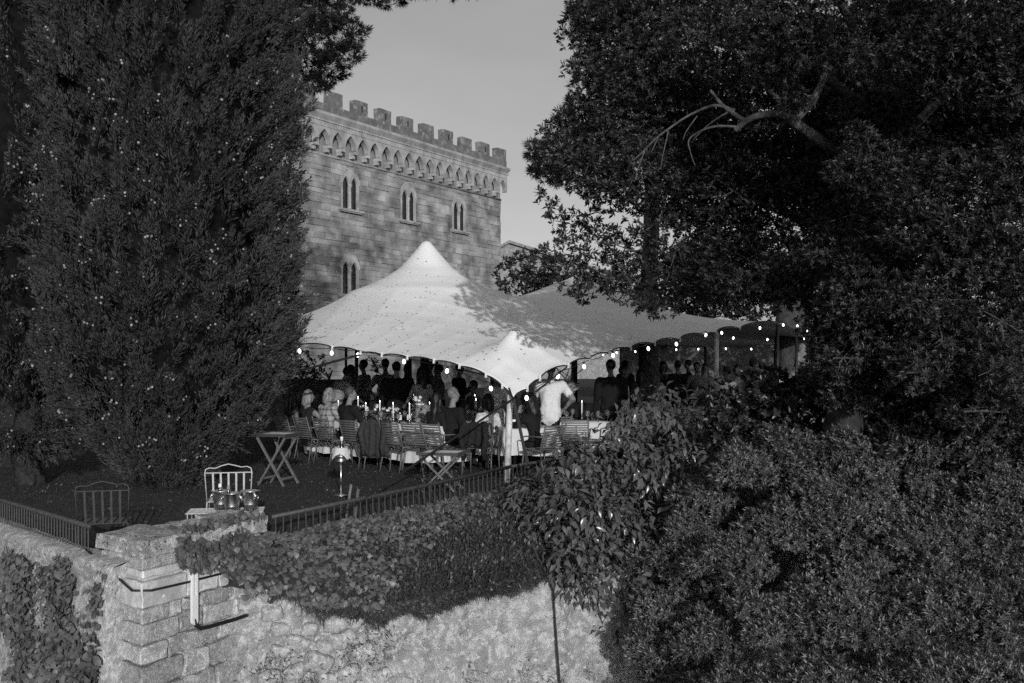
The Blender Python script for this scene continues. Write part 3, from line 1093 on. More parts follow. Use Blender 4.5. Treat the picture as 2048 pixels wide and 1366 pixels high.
F = np.stack([idx[:-1, :-1], idx[1:, :-1], idx[1:, 1:], idx[:-1, 1:]], axis=-1).reshape(-1, 4)
cme = np_mesh("canopy", (S - O_).reshape(-1, 3), F, m_tent, True)
canopy = obj("canopy", cme, None, tent)
sm = canopy.modifiers.new("thick", 'SOLIDIFY')
sm.thickness = 0.012
sm.offset = -1
TENT_X, TENT_Y, TENT_Z = X, Y, Z
def tent_z(x, y):
    i = np.argmin((X - x)**2 + (Y - y)**2)
    return float(Z.ravel()[i])
def at_(px, d):
    return Vector(((px - 1024.0)/FPX*d, d, 0))
# edge rope
rp = MB()
rp.tube([p - TA for p in bS] , 0.012, 5)
rp.build("edge_rope", m_strap, tent)
rp = MB()
rp.tube([p - TA for p in rS], 0.012, 5)
rp.build("edge_rope", m_strap, tent)
# white tabs where the edge is pulled tight
for p in EL[2:-1] + ER[1:-1]:
    q = MB()
    a = p - TA
    q.bar(a + Vector((0, 0.02, 0.05)), a + Vector((0, -0.03, -0.035)), 0.035, 0.008)
    q.bar(a + Vector((0.01, -0.012, -0.0)), a + Vector((0.01, -0.045, -0.025)), 0.008, 0.016)
    q.build("tab", m_tab, tent)
def pole(name, base, topz, r, m, lean=(0, 0)):
    q = MB()
    b = Vector(base) - TA
    q.tube([b, b + Vector((lean[0], lean[1], topz - base[2]))], [r*1.05, r], 10)
    return q.build(name, m, tent, True)
pole("wooden_pole", (-0.085, 15.66, -0.02), 1.36, 0.05, m_pole_w, (0.06, -0.08))
pole("black_pole", (0.05, 16.83, 0), 2.40, 0.045, m_pole_b, (-0.02, 0))
kk, pb = meet(1433, TA, TB)
pole("wooden_pole", (pb.x, pb.y + 0.02, 0), 2.46, 0.05, m_pole_w)
q = MB().lathe([(0.055, 0), (0.06, 0.02), (0.06, 0.1), (0.05, 0.12)], 10, (pb.x - TA.x, pb.y + 0.02 - TA.y, 2.36))
q.build("pole_collar", mat("grey_cap", 0.3, 0.6), tent)
pole("main_pole", (-1.94, 22.6, 0), 4.5, 0.06, m_pole_b)
pole("main_pole", (1.82, 28.6, 0), 4.2, 0.06, m_pole_b)
pole("side_pole", (TB.x - 0.05, TB.y + 0.05, 0), 2.76, 0.04, m_pole_b)
pole("side_pole", (8.2 - 0.2, 28.0, 0), 2.55, 0.04, m_pole_b)
for i in (2, 3, 4):
    p = back[i]
    pole("side_pole", (p.x, p.y - 0.1, 0), p.z - 0.03, 0.05, m_pole_b)
for px in (692, 713):
    kq, pq = meet(px, TE, TA)
    pq = at_(px, 26.5 if px == 692 else 27.5)
    pole("side_pole", (pq.x, pq.y, 0), tent_z(pq.x, pq.y) - 0.04, 0.035 if px == 692 else 0.05, m_pole_b)
for px, d in ((818, 30.5), (846, 31.0), (873, 27.5)):
    p = P(px, 720, d)
    pole("side_pole", (p.x, p.y, 0), tent_z(p.x, p.y) - 0.03, 0.09 if px < 870 else 0.06, m_pole_b)
# guy straps
def strap(pts, w=0.05):
    q = MB()
    for a, b in zip(pts[:-1], pts[1:]):
        q.bar(Vector(a) - TA, Vector(b) - TA, w, 0.006, (0, -0.6, 0.8))
    q.build("guy_strap", m_strap, tent)
tip = ER[0] + Vector((0, -0.02, 0.0))
strap([tip, Vector((-2.35, 11.75, -0.13))], 0.038)
strap([tip + Vector((0, 0, -0.01)), Vector((0.33, 15.0, -0.1))], 0.05)
strap([tip + Vector((-0.02, 0, 0.02)), EL[-2] + Vector((0.1, 0.05, -0.02))], 0.03)
strap([P(722, 709, EL[4].y), P(560, 752, EL[4].y - 0.4), P(470, 772, 18.0)], 0.06)
strap([EL[9], EL[8] + Vector((0, 0.5, -0.05))], 0.03)
strap([ER[3] + Vector((0, 0.05, 0)), tip + Vector((0.35, 0.3, 0.1))], 0.028)
q = MB().box(-0.03, 0.03, -0.02, 0.02, 0.86, 0.9)
q2 = q.build("pole_clamp", mat("steel", 0.6, 0.25, metal=1.0), tent)
q2.location = Vector((0.03, 16.77, 0)) - TA
# leaves fallen on the canopy
pts, nrm = [], []
for _ in range(850):
    i, j = RNG.randrange(4, NU-4), RNG.randrange(2, int(NV*0.75))
    p = S[i, j]
    a = S[i+1, j] - S[i-1, j]; b = S[i, j+1] - S[i, j-1]
    n = np.cross(a, b); n /= np.linalg.norm(n) + 1e-9
    if n[2] < 0: n = -n
    pts.append(p + n*0.008 + (S[i+1, j] - p)*RNG.random()); nrm.append(n)
pts, nrm = np.array(pts), np.array(nrm)
tang = unit(np.cross(nrm, rand_dirs(len(pts))))
V, F = leaf_arrays(pts, tang, nrm, NP.uniform(0.03, 0.085, len(pts)), 0.02, 0.1, 0.0)
props(obj("fallen_leaves", np_mesh("fallen_leaves", V, F, mat("dead_leaf", 0.09, 0.8, island=0.5))), "small dead leaves lying on the pale tent canopy", "leaves", kind="stuff")

# ------------------------------------------------------------------ string lights
m_bulb = mat("bulb_glow", 0.9, 0.3, emit=5.0)
m_wire = mat("light_wire", 0.01, 0.6)
def string_light(label, pts, bulb_at=None, r=0.028, drop=0.09):
    t = thing("string_light", label, "string light", pts[0], group="string lights under the tent")
    o = pts[0]
    cab = []
    for i in range(len(pts)):
        cab.append(pts[i] - o + Vector((0, 0, drop)))
        if i < len(pts) - 1:
            m_ = pts[i].lerp(pts[i+1], 0.5)
            sag = (pts[i+1] - pts[i]).length * 0.03
            cab.append(m_ - o + Vector((0, 0, drop - sag)))
    MB().tube(cab, 0.006, 4).build("wire", m_wire, t)
    bme = MB().lathe([(0.010, 0.0), (0.030, -0.028), (0.036, -0.055), (0.030, -0.085), (0.012, -0.105)], 10).mesh("bulb", m_bulb, True)
    sme = MB().lathe([(0.018, 0.05), (0.02, 0.0), (0.016, -0.005)], 8).mesh("socket", m_wire, True)
    for p in pts:
        b = obj("bulb", bme, None, t)
        b.location = p - o + Vector((0, 0, 0.05))
        b.rotation_euler = (RNG.uniform(-0.25, 0.25), RNG.uniform(-0.25, 0.25), 0)
        b.scale = (r/0.036,)*3
        s = obj("socket", sme, None, b)
    return t
def on_edge(lst, a, b, inset=0.12):
    out = []
    for px, py in lst:
        k, p = meet(px, a, b)
        out.append(Vector((p.x, p.y, CAMZ + (HOR - py)/FPX*p.y)))
    return out
string_light("bulbs strung along the tent edge between cypress and wooden corner pole", on_edge([(540, 700), (598, 703), (664, 707), (716, 711), (808, 724), (895, 743), (981, 778)], TE, TA))
string_light("bulbs strung up the tent edge from corner to tall wooden pole", on_edge([(1053, 797), (1117, 754), (1168, 734), (1226, 712), (1296, 698), (1352, 689), (1412, 671)], TA, TB))
string_light("bulbs strung from the tall wooden pole to the far tent corner", [P(1443, 667, 21.7), P(1520, 657, 23.2), P(1566, 651, 24.4), P(1595, 653, 26.4), P(1614, 663, 28.3), P(1636, 673, 30.5)], r=0.025)
string_light("bulbs crossing the dark underside of the tent", [P(1467, 677, 25), P(1535, 680, 27.5), P(1608, 678, 29.5)], r=0.025)
string_light("bulbs along the far tent edge above the courtyard wall", [P(1207, 711, 31), P(1233, 706, 31), P(1270, 704, 31.5), P(1308, 702, 32), P(1352, 700, 32.2), P(1397, 699, 32.4), P(1451, 698, 32.6), P(1502, 699, 32.8), P(1549, 700, 33), P(1604, 705, 33.2)], r=0.025)
# ------------------------------------------------------------------ people
SKIN = mat("skin", 0.18, 0.6, spec=0.3)
SKIN2 = mat("skin_tan", 0.12, 0.6, spec=0.3)
def cloth(name, v, var=0.12, scale=8):
    return mat(name, v, 0.85, var=var, scale=scale, spec=0.1, bump=0.25, bscale=14)
def plaid_mat():
    if "plaid" in MATS: return MATS["plaid"]
    m = bpy.data.materials.new("plaid_shirt")
    m.use_nodes = True
    n, l = m.node_tree.nodes, m.node_tree.links
    b = n["Principled BSDF"]; b.inputs['Roughness'].default_value = 0.9
    tc = n.new("ShaderNodeTexCoord")
    sep = n.new("ShaderNodeSeparateXYZ"); l.new(tc.outputs['Object'], sep.inputs[0])
    outs = []
    for ax, fr in (('X', 9.0), ('Z', 9.0)):
        mu = n.new("ShaderNodeMath"); mu.operation = 'MULTIPLY'; mu.inputs[1].default_value = fr; l.new(sep.outputs[ax], mu.inputs[0])
        fr_ = n.new("ShaderNodeMath"); fr_.operation = 'FRACT'; l.new(mu.outputs[0], fr_.inputs[0])
        g = n.new("ShaderNodeMath"); g.operation = 'GREATER_THAN'; g.inputs[1].default_value = 0.66; l.new(fr_.outputs[0], g.inputs[0])
        outs.append(g.outputs[0])
    ad = n.new("ShaderNodeMath"); ad.operation = 'ADD'; l.new(outs[0], ad.inputs[0]); l.new(outs[1], ad.inputs[1])
    mr = n.new("ShaderNodeMapRange"); mr.inputs['From Max'].default_value = 2.0; mr.inputs['To Min'].default_value = 0.30; mr.inputs['To Max'].default_value = 0.05
    l.new(ad.outputs[0], mr.inputs['Value']); l.new(mr.outputs[0], b.inputs['Base Color'])
    MATS["plaid"] = m
    return m

def capsule(mb, a, b, ra, rb, n=10, m=4, flat=1.0):
    """closed tapered capsule from a to b; flat squeezes it front to back"""
    a, b = Vector(a), Vector(b)
    d = (b - a)
    L = max(d.length, 1e-4)
    d = d / L
    s = d.cross(Vector((0, 1, 0)))
    if s.length < 0.2: s = d.cross(Vector((1, 0, 0)))
    s.normalize()
    t = d.cross(s)
    if abs(t.y) < abs(s.y): s, t = t, s
    rings = []
    for i in range(m + 1):
        q = math.pi/2 * i / m
        rings.append((a - d*ra*math.cos(q), ra*math.sin(q)))
    for i in range(m + 1):
        q = math.pi/2 * i / m
        rings.append((b + d*rb*math.sin(q), rb*math.cos(q)))
    o = len(mb.v)
    for c, r in rings:
        r = max(r, 1e-4)
        for k in range(n):
            an = 2*math.pi*k/n
            mb.v.append(tuple(c + s*(math.cos(an)*r) + t*(math.sin(an)*r*flat)))
    R = len(rings)
    flip = s.cross(t).dot(d) < 0
    for i in range(R - 1):
        for k in range(n):
            p, q = o + i*n + k, o + i*n + (k+1) % n
            mb.f.append((p, p+n, q+n, q) if flip else (p, q, q+n, p+n))
    e1, e2 = tuple(o + k for k in range(n)), tuple(o + (R-1)*n + k for k in range(n))
    mb.f.append(e1 if flip else e1[::-1]); mb.f.append(e2[::-1] if flip else e2)

def fuse(prims, voxel, smooth_it=2):
    """melt overlapping closed shapes into one continuous skin"""
    mb = MB()
    for p in prims:
        if p[0] == 'cap': capsule(mb, p[1], p[2], p[3], p[4], flat=p[5] if len(p) > 5 else 1.0)
        else: mb.ball(p[1], p[2], 12, 9, *p[3])
    me = mb.mesh("tmp")
    t = bpy.data.objects.new("tmp", me)
    COL.objects.link(t)
    rm = t.modifiers.new("r", 'REMESH'); rm.mode = 'VOXEL'; rm.voxel_size = voxel; rm.use_smooth_shade = True
    sm_ = t.modifiers.new("s", 'SMOOTH'); sm_.factor = 0.5; sm_.iterations = smooth_it
    dg = bpy.context.evaluated_depsgraph_get()
    out = bpy.data.meshes.new_from_object(t.evaluated_get(dg))
    bpy.data.objects.remove(t); bpy.data.meshes.remove(me)
    return out

def seg_dist(P_, a, b):
    a, b = np.array(a), np.array(b)
    d = b - a
    k = np.clip(((P_ - a) @ d) / max(d @ d, 1e-9), 0, 1)
    return np.linalg.norm(P_ - (a + k[:, None]*d), axis=1)

def hand_parts(w, dirv, side):
    """palm and five bent fingers"""
    mb = MB()
    w, d = Vector(w), Vector(dirv).normalized()
    s = d.cross(Vector((0, 1, 0)))
    if s.length < 0.2: s = Vector((1, 0, 0))
    s.normalize()
    nrm = s.cross(d)
    capsule(mb, w, w + d*0.075, 0.026, 0.034, 8, 3, 0.55)
    for i, (off, L) in enumerate(((-0.027, 0.066), (-0.009, 0.078), (0.009, 0.073), (0.027, 0.056))):
        a = w + d*0.085 + s*off
        b = a + d*L*0.5 + nrm*0.006
        c = b + d*L*0.42 + nrm*0.022*side
        capsule(mb, a, b, 0.0095, 0.0088, 6, 2); capsule(mb, b, c, 0.0088, 0.007, 6, 2)
    a = w + d*0.02 + s*0.028*side
    b = a + d*0.035 + s*0.026*side
    capsule(mb, a, b, 0.012, 0.0105, 6, 2); capsule(mb, b, b + d*0.032 + s*0.006*side, 0.0105, 0.008, 6, 2)
    return mb

def person(label, loc, heading, pose='stand', h=1.74, top='dark', legs='trousers_dark', skin=SKIN, hair='short', hairm='hair_dark',
           arms=('down', 'down'), sleeves='long', lean=0.0, side_lean=0.0, turn=0.0, nod=0.0, skirt=None, hat=None, build=1.0, group=None, female=False):
    t = thing("person", label, "person", loc, heading, group)
    k = h / 1.74
    tm = TOPS[top]() if callable(TOPS[top]) else TOPS[top]
    lm = TOPS[legs]
    V3 = Vector
    if pose == 'sit':
        pel = V3((0, 0, 0.53)); kn = [(s*0.11, 0.44, 0.53) for s in (-1, 1)]; an = [(s*0.12, 0.42, 0.10) for s in (-1, 1)]; toe = [(s*0.13, 0.58, 0.045) for s in (-1, 1)]
    else:
        pel = V3((0, 0, 0.94)); kn = [(-0.10, 0.03, 0.50), (0.11, 0.01, 0.50)]; an = [(-0.11, -0.02, 0.09), (0.12, -0.03, 0.09)]; toe = [(-0.13, 0.13, 0.045), (0.15, 0.12, 0.045)]
    R = Matrix.Rotation(-lean, 3, 'X') @ Matrix.Rotation(side_lean, 3, 'Y')
    def up(x, y, z):           # a point of the upper body, before leaning about the pelvis
        return pel + R @ V3((x, y, z))
    sw = (0.165 if female else 0.19) * build
    wst, cst, nb, nt = up(0, 0.0, 0.17), up(0, 0.0, 0.36), up(0, -0.01, 0.52), up(0, 0.01, 0.62)
    sh = [up(-sw, -0.01, 0.465), up(sw, -0.01, 0.465)]
    bw = build * (0.9 if female else 1.0)
    prims, tags = [], []
    def cap(a, b, ra, rb, tag, flat=1.0):
        prims.append(('cap', a, b, ra, rb, flat)); tags.append((a, b, (ra + rb)/2, tag))
    T_, L_, K_ = 0, 1, 2
    cap(pel + V3((-0.05, 0, 0)), pel + V3((0.05, 0, 0)), 0.135*bw, 0.135*bw, T_ if (top in ('white', 'sand', 'plaid', 'pale', 'lightdress') or skirt) else L_, 0.95)
    loose = top in ('white', 'sand', 'plaid', 'pale', 'suit', 'dark', 'grey') and not female
    wr = 0.165 if loose else 0.135
    cap(pel + V3((0, 0, -0.06 if (loose and pose == 'stand') else 0.04)), wst, (0.165 if loose else 0.145)*bw, wr*bw, T_, 0.82)
    cap(wst, cst, wr*bw, 0.172*bw if loose else 0.165*bw, T_, 0.76)
    cap(sh[0]*0.62 + cst*0.38, sh[1]*0.62 + cst*0.38, 0.105*bw, 0.105*bw, T_, 0.9)
    cap(sh[0], sh[1], 0.062, 0.062, T_)
    cap(nb - V3((0, 0, 0.03)), nt, 0.062, 0.053, K_)
    hr = Matrix.Rotation(turn, 3, 'Z') @ Matrix.Rotation(-nod, 3, 'X')
    hc = nt + R @ V3((0, 0.02, 0.115))
    def hd(x, y, z): return hc + hr @ V3((x, y, z))
    prims.append(('ball', hc + hr @ V3((0, -0.012, 0.025)), 0.098, (0.80, 0.98, 1.0))); tags.append((hc, hc, 0.1, K_))
    cap(hd(0, 0.035, -0.075), hd(0, 0.02, 0.0), 0.05, 0.075, K_)
    cap(hd(0, 0.085, 0.015), hd(0, 0.108, -0.018), 0.012, 0.017, K_)       # nose
    cap(hd(-0.02, 0.082, -0.055), hd(0.02, 0.082, -0.055), 0.012, 0.012, K_)  # mouth
    for s in (-1, 1):
        cap(hd(s*0.082, -0.01, 0.01), hd(s*0.084, -0.015, -0.03), 0.016, 0.013, K_)  # ears
        cap(hd(s*0.034, 0.075, 0.03), hd(s*0.034, 0.078, 0.03), 0.016, 0.014, K_)     # eye sockets
    hands = []
    for i, s in enumerate((-1, 1)):
        a = arms[i]
        S_ = sh[i]
        if a == 'down': e, w = S_ + R @ V3((s*0.07, -0.03, -0.29)), S_ + R @ V3((s*0.08, 0.06, -0.54))
        elif a == 'table': e, w = S_ + V3((s*0.09, 0.12, -0.25)), S_ + V3((s*0.02, 0.37, -0.27))
        elif a == 'lap': e, w = S_ + V3((s*0.08, -0.02, -0.28)), S_ + V3((-s*0.02, 0.22, -0.36))
        elif a == 'raise': e, w = S_ + V3((s*0.10, 0.16, -0.20)), S_ + V3((s*0.05, 0.30, 0.03))
        elif a == 'face': e, w = S_ + V3((s*0.05, 0.20, -0.22)), S_ + V3((-s*0.05, 0.20, 0.05))
        elif a == 'hip': e, w = S_ + V3((s*0.20, -0.10, -0.24)), S_ + V3((s*0.03, 0.04, -0.42))
        elif a == 'hold': e, w = S_ + V3((s*0.06, 0.02, -0.29)), S_ + V3((-s*0.03, 0.25, -0.20))
        elif a == 'reach': e, w = S_ + V3((s*0.05, 0.16, -0.23)), S_ + V3((s*0.0, 0.38, -0.36))
        fa = T_ if sleeves == 'long' else K_
        ua = K_ if sleeves == 'none' else T_
        lw_ = 1.2 if loose else 1.0
        cap(S_, S_.lerp(e, 0.6), 0.066*bw*lw_, 0.058*bw*lw_, ua); cap(S_.lerp(e, 0.6), e, 0.056*bw*lw_, 0.046*bw*(lw_ if sleeves == 'long' else 1), ua if sleeves == 'long' else K_)
        cap(e, w, 0.046*bw, 0.033*bw, fa)
        hands.append((w, (w - e).normalized(), s))
        hp = pel + V3((s*0.085, 0, -0.03))
        lt = L_ if skirt is None else K_
        cap(hp, kn[i], 0.095*bw, 0.065*bw, lt); cap(kn[i], an[i], 0.064*bw, 0.045*bw, lt)
        cap(an[i], toe[i], 0.042, 0.036, 3)
    me = fuse(prims, 0.026 if loc[1] < 22 else 0.034)
    nf = len(me.polygons)
    cen = np.empty(nf*3, dtype=np.float32); me.polygons.foreach_get("center", cen)
    cen = cen.reshape(-1, 3).astype(float)
    D = np.stack([seg_dist(cen, a, b) - r for a, b, r, tg in tags], axis=1)
    tg = np.array([q[3] for q in tags])[np.argmin(D, axis=1)]
    # folds in the clothes
    nv_ = len(me.vertices)
    co_ = np.empty(nv_*3, dtype=np.float32); me.vertices.foreach_get("co", co_); co_ = co_.reshape(-1, 3)
    no_ = np.empty(nv_*3, dtype=np.float32); me.vertices.foreach_get("normal", no_); no_ = no_.reshape(-1, 3)
    fz = np.array([mnoise.noise((p_[0]*13 + loc[0], p_[1]*13, p_[2]*5)) + 0.6*mnoise.noise((p_[0]*5, p_[1]*5 + loc[0], p_[2]*16)) if p_[2] < nb.z - 0.02 else 0.0 for p_ in co_], dtype=np.float32)
    co_ = co_ + no_*(fz*0.016)[:, None]
    me.vertices.foreach_set("co", co_.ravel())
    # hands joined into the same body mesh
    hm = MB()
    for w, d, s in hands:
        q = hand_parts(w, d, s)
        hm.add(q.v, q.f)
    bm = bmesh.new(); bm.from_mesh(me)
    vs_ = [bm.verts.new(v) for v in hm.v]
    for f_ in hm.f:
        try: bm.faces.new([vs_[i] for i in f_]).smooth = True
        except ValueError: pass
    bm.to_mesh(me); bm.free()
    for m_ in (tm, lm, skin, TOPS['shoe']): me.materials.append(m_)
    mi = np.full(len(me.polygons), 2, dtype=np.int32); mi[:nf] = tg
    me.polygons.foreach_set("material_index", mi)
    me.name = "body"
    b = obj("body", me, None, t)
    b.scale = (k, k, k)
    # hair
    hp_ = [('ball', hd(0, -0.022, 0.04), 0.107, (0.84, 0.98, 0.98))]
    if hair == 'long':
        hp_ += [('cap', hd(0, -0.06, 0.0), hd(0, -0.10, -0.22), 0.09, 0.075, 0.8), ('cap', hd(0, -0.10, -0.22), hd(0, -0.12, -0.36), 0.075, 0.05, 0.8),
                ('cap', hd(-0.07, -0.02, 0.0), hd(-0.085, -0.02, -0.22), 0.04, 0.035), ('cap', hd(0.07, -0.02, 0.0), hd(0.085, -0.02, -0.22), 0.04, 0.035)]
    elif hair == 'bob':
        hp_ += [('cap', hd(0, -0.05, 0.0), hd(0, -0.06, -0.12), 0.098, 0.095), ('cap', hd(-0.08, 0, 0.02), hd(-0.09, 0.0, -0.1), 0.04, 0.035), ('cap', hd(0.08, 0, 0.02), hd(0.09, 0.0, -0.1), 0.04, 0.035)]
    elif hair == 'pony':
        hp_ += [('cap', hd(0, -0.10, 0.03), hd(0, -0.17, -0.02), 0.035, 0.035), ('cap', hd(0, -0.17, -0.02), hd(0, -0.16, -0.25), 0.035, 0.018)]
    elif hair == 'big':
        hp_ += [('ball', hd(0, -0.03, 0.03), 0.15, (1, 1, 1)), ('cap', hd(0, -0.05, 0.0), hd(0, -0.05, -0.22), 0.14, 0.13), ('cap', hd(0.08, 0.03, 0), hd(0.10, 0.06, -0.2), 0.06, 0.05)]
    elif hair == 'bald':
        hp_ = [('ball', hd(0, -0.05, -0.005), 0.095, (0.92, 0.8, 0.62))]
    if hat is None or hair != 'none':
        hmsh = fuse(hp_, 0.02 if loc[1] < 22 else 0.028, 1)
        hmsh.materials.append(TOPS[hairm]); hmsh.name = "hair"
        # keep the face clear
        bmh = bmesh.new(); bmh.from_mesh(hmsh)
        inv = hr.inverted()
        kill = []
        for v in bmh.verts:
            q = inv @ (v.co - hc)
            if q.y > 0.045 and q.z < 0.055 and abs(q.x) < 0.075: kill.append(v)
        bmesh.ops.delete(bmh, geom=kill, context='VERTS')
        for v in bmh.verts:
            v.co += mnoise.noise_vector(Vector((v.co.x*55, v.co.y*55, v.co.z*9))) * 0.012
        bmh.to_mesh(hmsh); bmh.free()
        ho = obj("hair", hmsh, None, t); ho.scale = (k, k, k)
    if skirt:
        q = MB()
        rows_, n_ = [], 20
        zt, zb = pel.z + 0.12, (0.32 if skirt == 'midi' else 0.06)
        if pose == 'sit': zb = 0.28
        for i in range(7):
            f_ = i / 6
            z = zt + (zb - zt)*f_
            for kx in range(n_):
                a = 2*math.pi*kx/n_
                r = (0.145 + 0.14*f_) * (1 + 0.07*f_*math.sin(a*7))
                q.v.append((math.cos(a)*r, math.sin(a)*r*0.85 + (0.28*f_ if pose == 'sit' else 0), z))
        for i in range(6):
            for kx in range(n_):
                a, c = i*n_ + kx, i*n_ + (kx+1) % n_
                q.f.append((a, a+n_, c+n_, c))
        so = q.build("skirt", tm, t, True); so.scale = (k, k, k)
    if hat:
        q = MB().lathe([(0.20, 0.0), (0.205, 0.008), (0.115, 0.018), (0.105, 0.07), (0.085, 0.115), (0.03, 0.105)], 20)
        ho = q.build("hat", TOPS[hat], t, True)
        ho.location = hd(0, -0.01, 0.075) * k
        ho.rotation_euler = (-nod - lean - 0.15, 0.1, turn)
        ho.scale = (k, k, k)
    return t

TOPS = dict(
    dark=cloth("black_jacket", 0.014), suit=cloth("dark_suit", 0.011), white=cloth("white_shirt", 0.62, 0.05), pale=cloth("pale_shirt", 0.42, 0.12), sand=cloth("sand_linen", 0.22, 0.1),
    grey=cloth("grey_shirt", 0.14), mid=cloth("mid_grey_dress", 0.09), plaid=plaid_mat, lightdress=cloth("light_patterned_dress", 0.46, 0.35, 14), strap=cloth("dark_top", 0.02),
    knit=cloth("speckled_top", 0.2, 0.5, 30),
    trousers_dark=cloth("dark_trousers", 0.015), trousers_grey=cloth("grey_trousers", 0.06), trousers_light=cloth("light_trousers", 0.3), shoe=mat("shoe", 0.015, 0.5),
    hair_dark=mat("hair_dark", 0.008, 0.5, var=0.4, scale=40, spec=0.3), hair_brown=mat("hair_brown", 0.02, 0.5, var=0.4, scale=40, spec=0.3), hair_blonde=mat("hair_blonde", 0.17, 0.5, var=0.7, scale=28, spec=0.3),
    hair_dgrey=mat('hair_dark_grey', 0.05, 0.6, var=0.5, scale=60), hair_grey=mat("hair_grey", 0.14, 0.6, var=0.4, scale=60), felt=mat("hat_felt", 0.34, 0.9, var=0.1, scale=5))

def at(px, d, z=0.0):
    return Vector(((px - 1024.0)/FPX*d, d, z))
D2R = math.radians
# heading: 0 looks away from the camera, positive turns to the left
FACE = D2R(-43)
# guests seated at the near side of the long table
person("woman with long dark hair and bare shoulders, seated beside the blonde", at(583, 19.1), FACE, 'sit', 1.66, 'strap', 'mid', SKIN2, 'long', 'hair_dark', ('table', 'lap'), 'none', turn=0.2, female=True)
person("blonde woman in a dark strap top, seated beside plaid shirt", at(616, 18.95), FACE, 'sit', 1.66, 'strap', 'trousers_dark', SKIN, 'bob', 'hair_blonde', ('table', 'raise'), 'none', turn=-0.5, female=True)
person("guest in a plaid shirt with fair curly hair, seated at table", at(652, 18.8), FACE, 'sit', 1.72, 'plaid', 'trousers_grey', SKIN, 'bob', 'hair_blonde', ('table', 'table'), 'long', turn=-0.5, lean=0.1)
person("man in black jacket with short dark hair, elbow on the table", at(692, 18.35), FACE, 'sit', 1.76, 'dark', 'trousers_dark', SKIN, 'short', 'hair_dgrey', ('table', 'table'), 'long', turn=-0.55, lean=0.12)
person("woman with long dark hair in black, seated beside grey-haired man", at(872, 17.35), D2R(-35), 'sit', 1.66, 'dark', 'trousers_dark', SKIN2, 'long', 'hair_dark', ('table', 'lap'), 'long', turn=0.1, female=True)
person("grey-haired man in black jacket looking along the table", at(905, 17.25), D2R(-40), 'sit', 1.78, 'dark', 'trousers_dark', SKIN, 'short', 'hair_grey', ('table', 'lap'), 'long', turn=-0.7)
person("dark-haired woman in a striped light dress, seated by the wooden pole", at(975, 17.2), D2R(15), 'sit', 1.64, 'lightdress', 'lightdress', SKIN2, 'bob', 'hair_dark', ('lap', 'lap'), 'short', turn=0.5, female=True)
person("person with a mass of dark hair, bent over beside the black pole", at(1072, 16.7), D2R(45), 'sit', 1.68, 'dark', 'trousers_dark', SKIN, 'big', 'hair_dark', ('face', 'table'), 'long', lean=0.25, turn=0.6, nod=0.3, female=True)
person("man seated across the table in a dark jacket, facing the garden", at(762, 20.8), D2R(170), 'sit', 1.74, 'dark', 'trousers_dark', SKIN2, 'bald', 'hair_dark', ('table', 'lap'))
# standing guests on the left
person("man leaning over the table in a pale shirt beside the seated guests", at(668, 20.9), D2R(-50), 'stand', 1.76, 'sand', 'trousers_dark', SKIN2, 'short', 'hair_dark', ('reach', 'reach'), 'long', lean=0.42, turn=0.5, nod=0.2)
person("man in grey shirt standing sideways before the sunlit wall", at(728, 23.5), D2R(75), 'stand', 1.84, 'grey', 'trousers_grey', SKIN2, 'short', 'hair_dark', ('hold', 'hold'), 'long')
person("dark-dressed guest standing between leaning man and sideways man", at(702, 24.6), D2R(150), 'stand', 1.72, 'mid', 'trousers_dark', SKIN2, 'long', 'hair_dark', ('hold', 'down'), 'none', female=True)
person("tall man in black suit seen from behind at the table", at(793, 20.2), D2R(5), 'stand', 1.80, 'suit', 'trousers_dark', SKIN, 'short', 'hair_dark', ('down', 'hold'), 'long', build=1.12)
person("guest in a grey shirt partly hidden behind the black suit", at(771, 22.8), D2R(20), 'stand', 1.86, 'grey', 'trousers_dark', SKIN2, 'short', 'hair_dark', ('hip', 'down'))
person("woman in loose sand coloured dress with long dark hair, standing", at(846, 19.6), D2R(35), 'stand', 1.70, 'sand', 'sand', SKIN2, 'long', 'hair_dark', ('reach', 'down'), 'long', skirt='midi', lean=0.08, female=True)
person("guest in black between the sand dress and the bulb", at(879, 21.8), D2R(100), 'stand', 1.74, 'mid', 'trousers_dark', SKIN2, 'short', 'hair_dark', ('hold', 'down'))
person("bearded guest in mid-grey shirt standing behind the sand dress", at(861, 23.4), D2R(160), 'stand', 1.80, 'grey', 'trousers_dark', SKIN2, 'short', 'hair_brown', ('down', 'hold'))
person("guest in dark jacket standing under the scalloped tent edge", at(918, 23.0), D2R(-60), 'stand', 1.76, 'dark', 'trousers_grey', SKIN2, 'short', 'hair_dark', ('hold', 'hold'))
person("seated guest in the gap of the tent scallop, dark hair", at(948, 22.4), D2R(120), 'sit', 1.80, 'mid', 'trousers_dark', SKIN2, 'short', 'hair_dark', ('table', 'raise'), group=None)
person("dark-haired guest far back under the tent, beside a back pole", at(815, 25.5), D2R(60), 'stand', 1.74, 'dark', 'trousers_dark', SKIN2, 'long', 'hair_dark', ('hold', 'down'), female=True)
person("woman in light patterned dress standing beside the wooden corner pole", at(992, 18.0), D2R(160), 'stand', 1.70, 'lightdress', 'lightdress', SKIN2, 'long', 'hair_dark', ('down', 'hold'), 'short', skirt='midi', female=True)
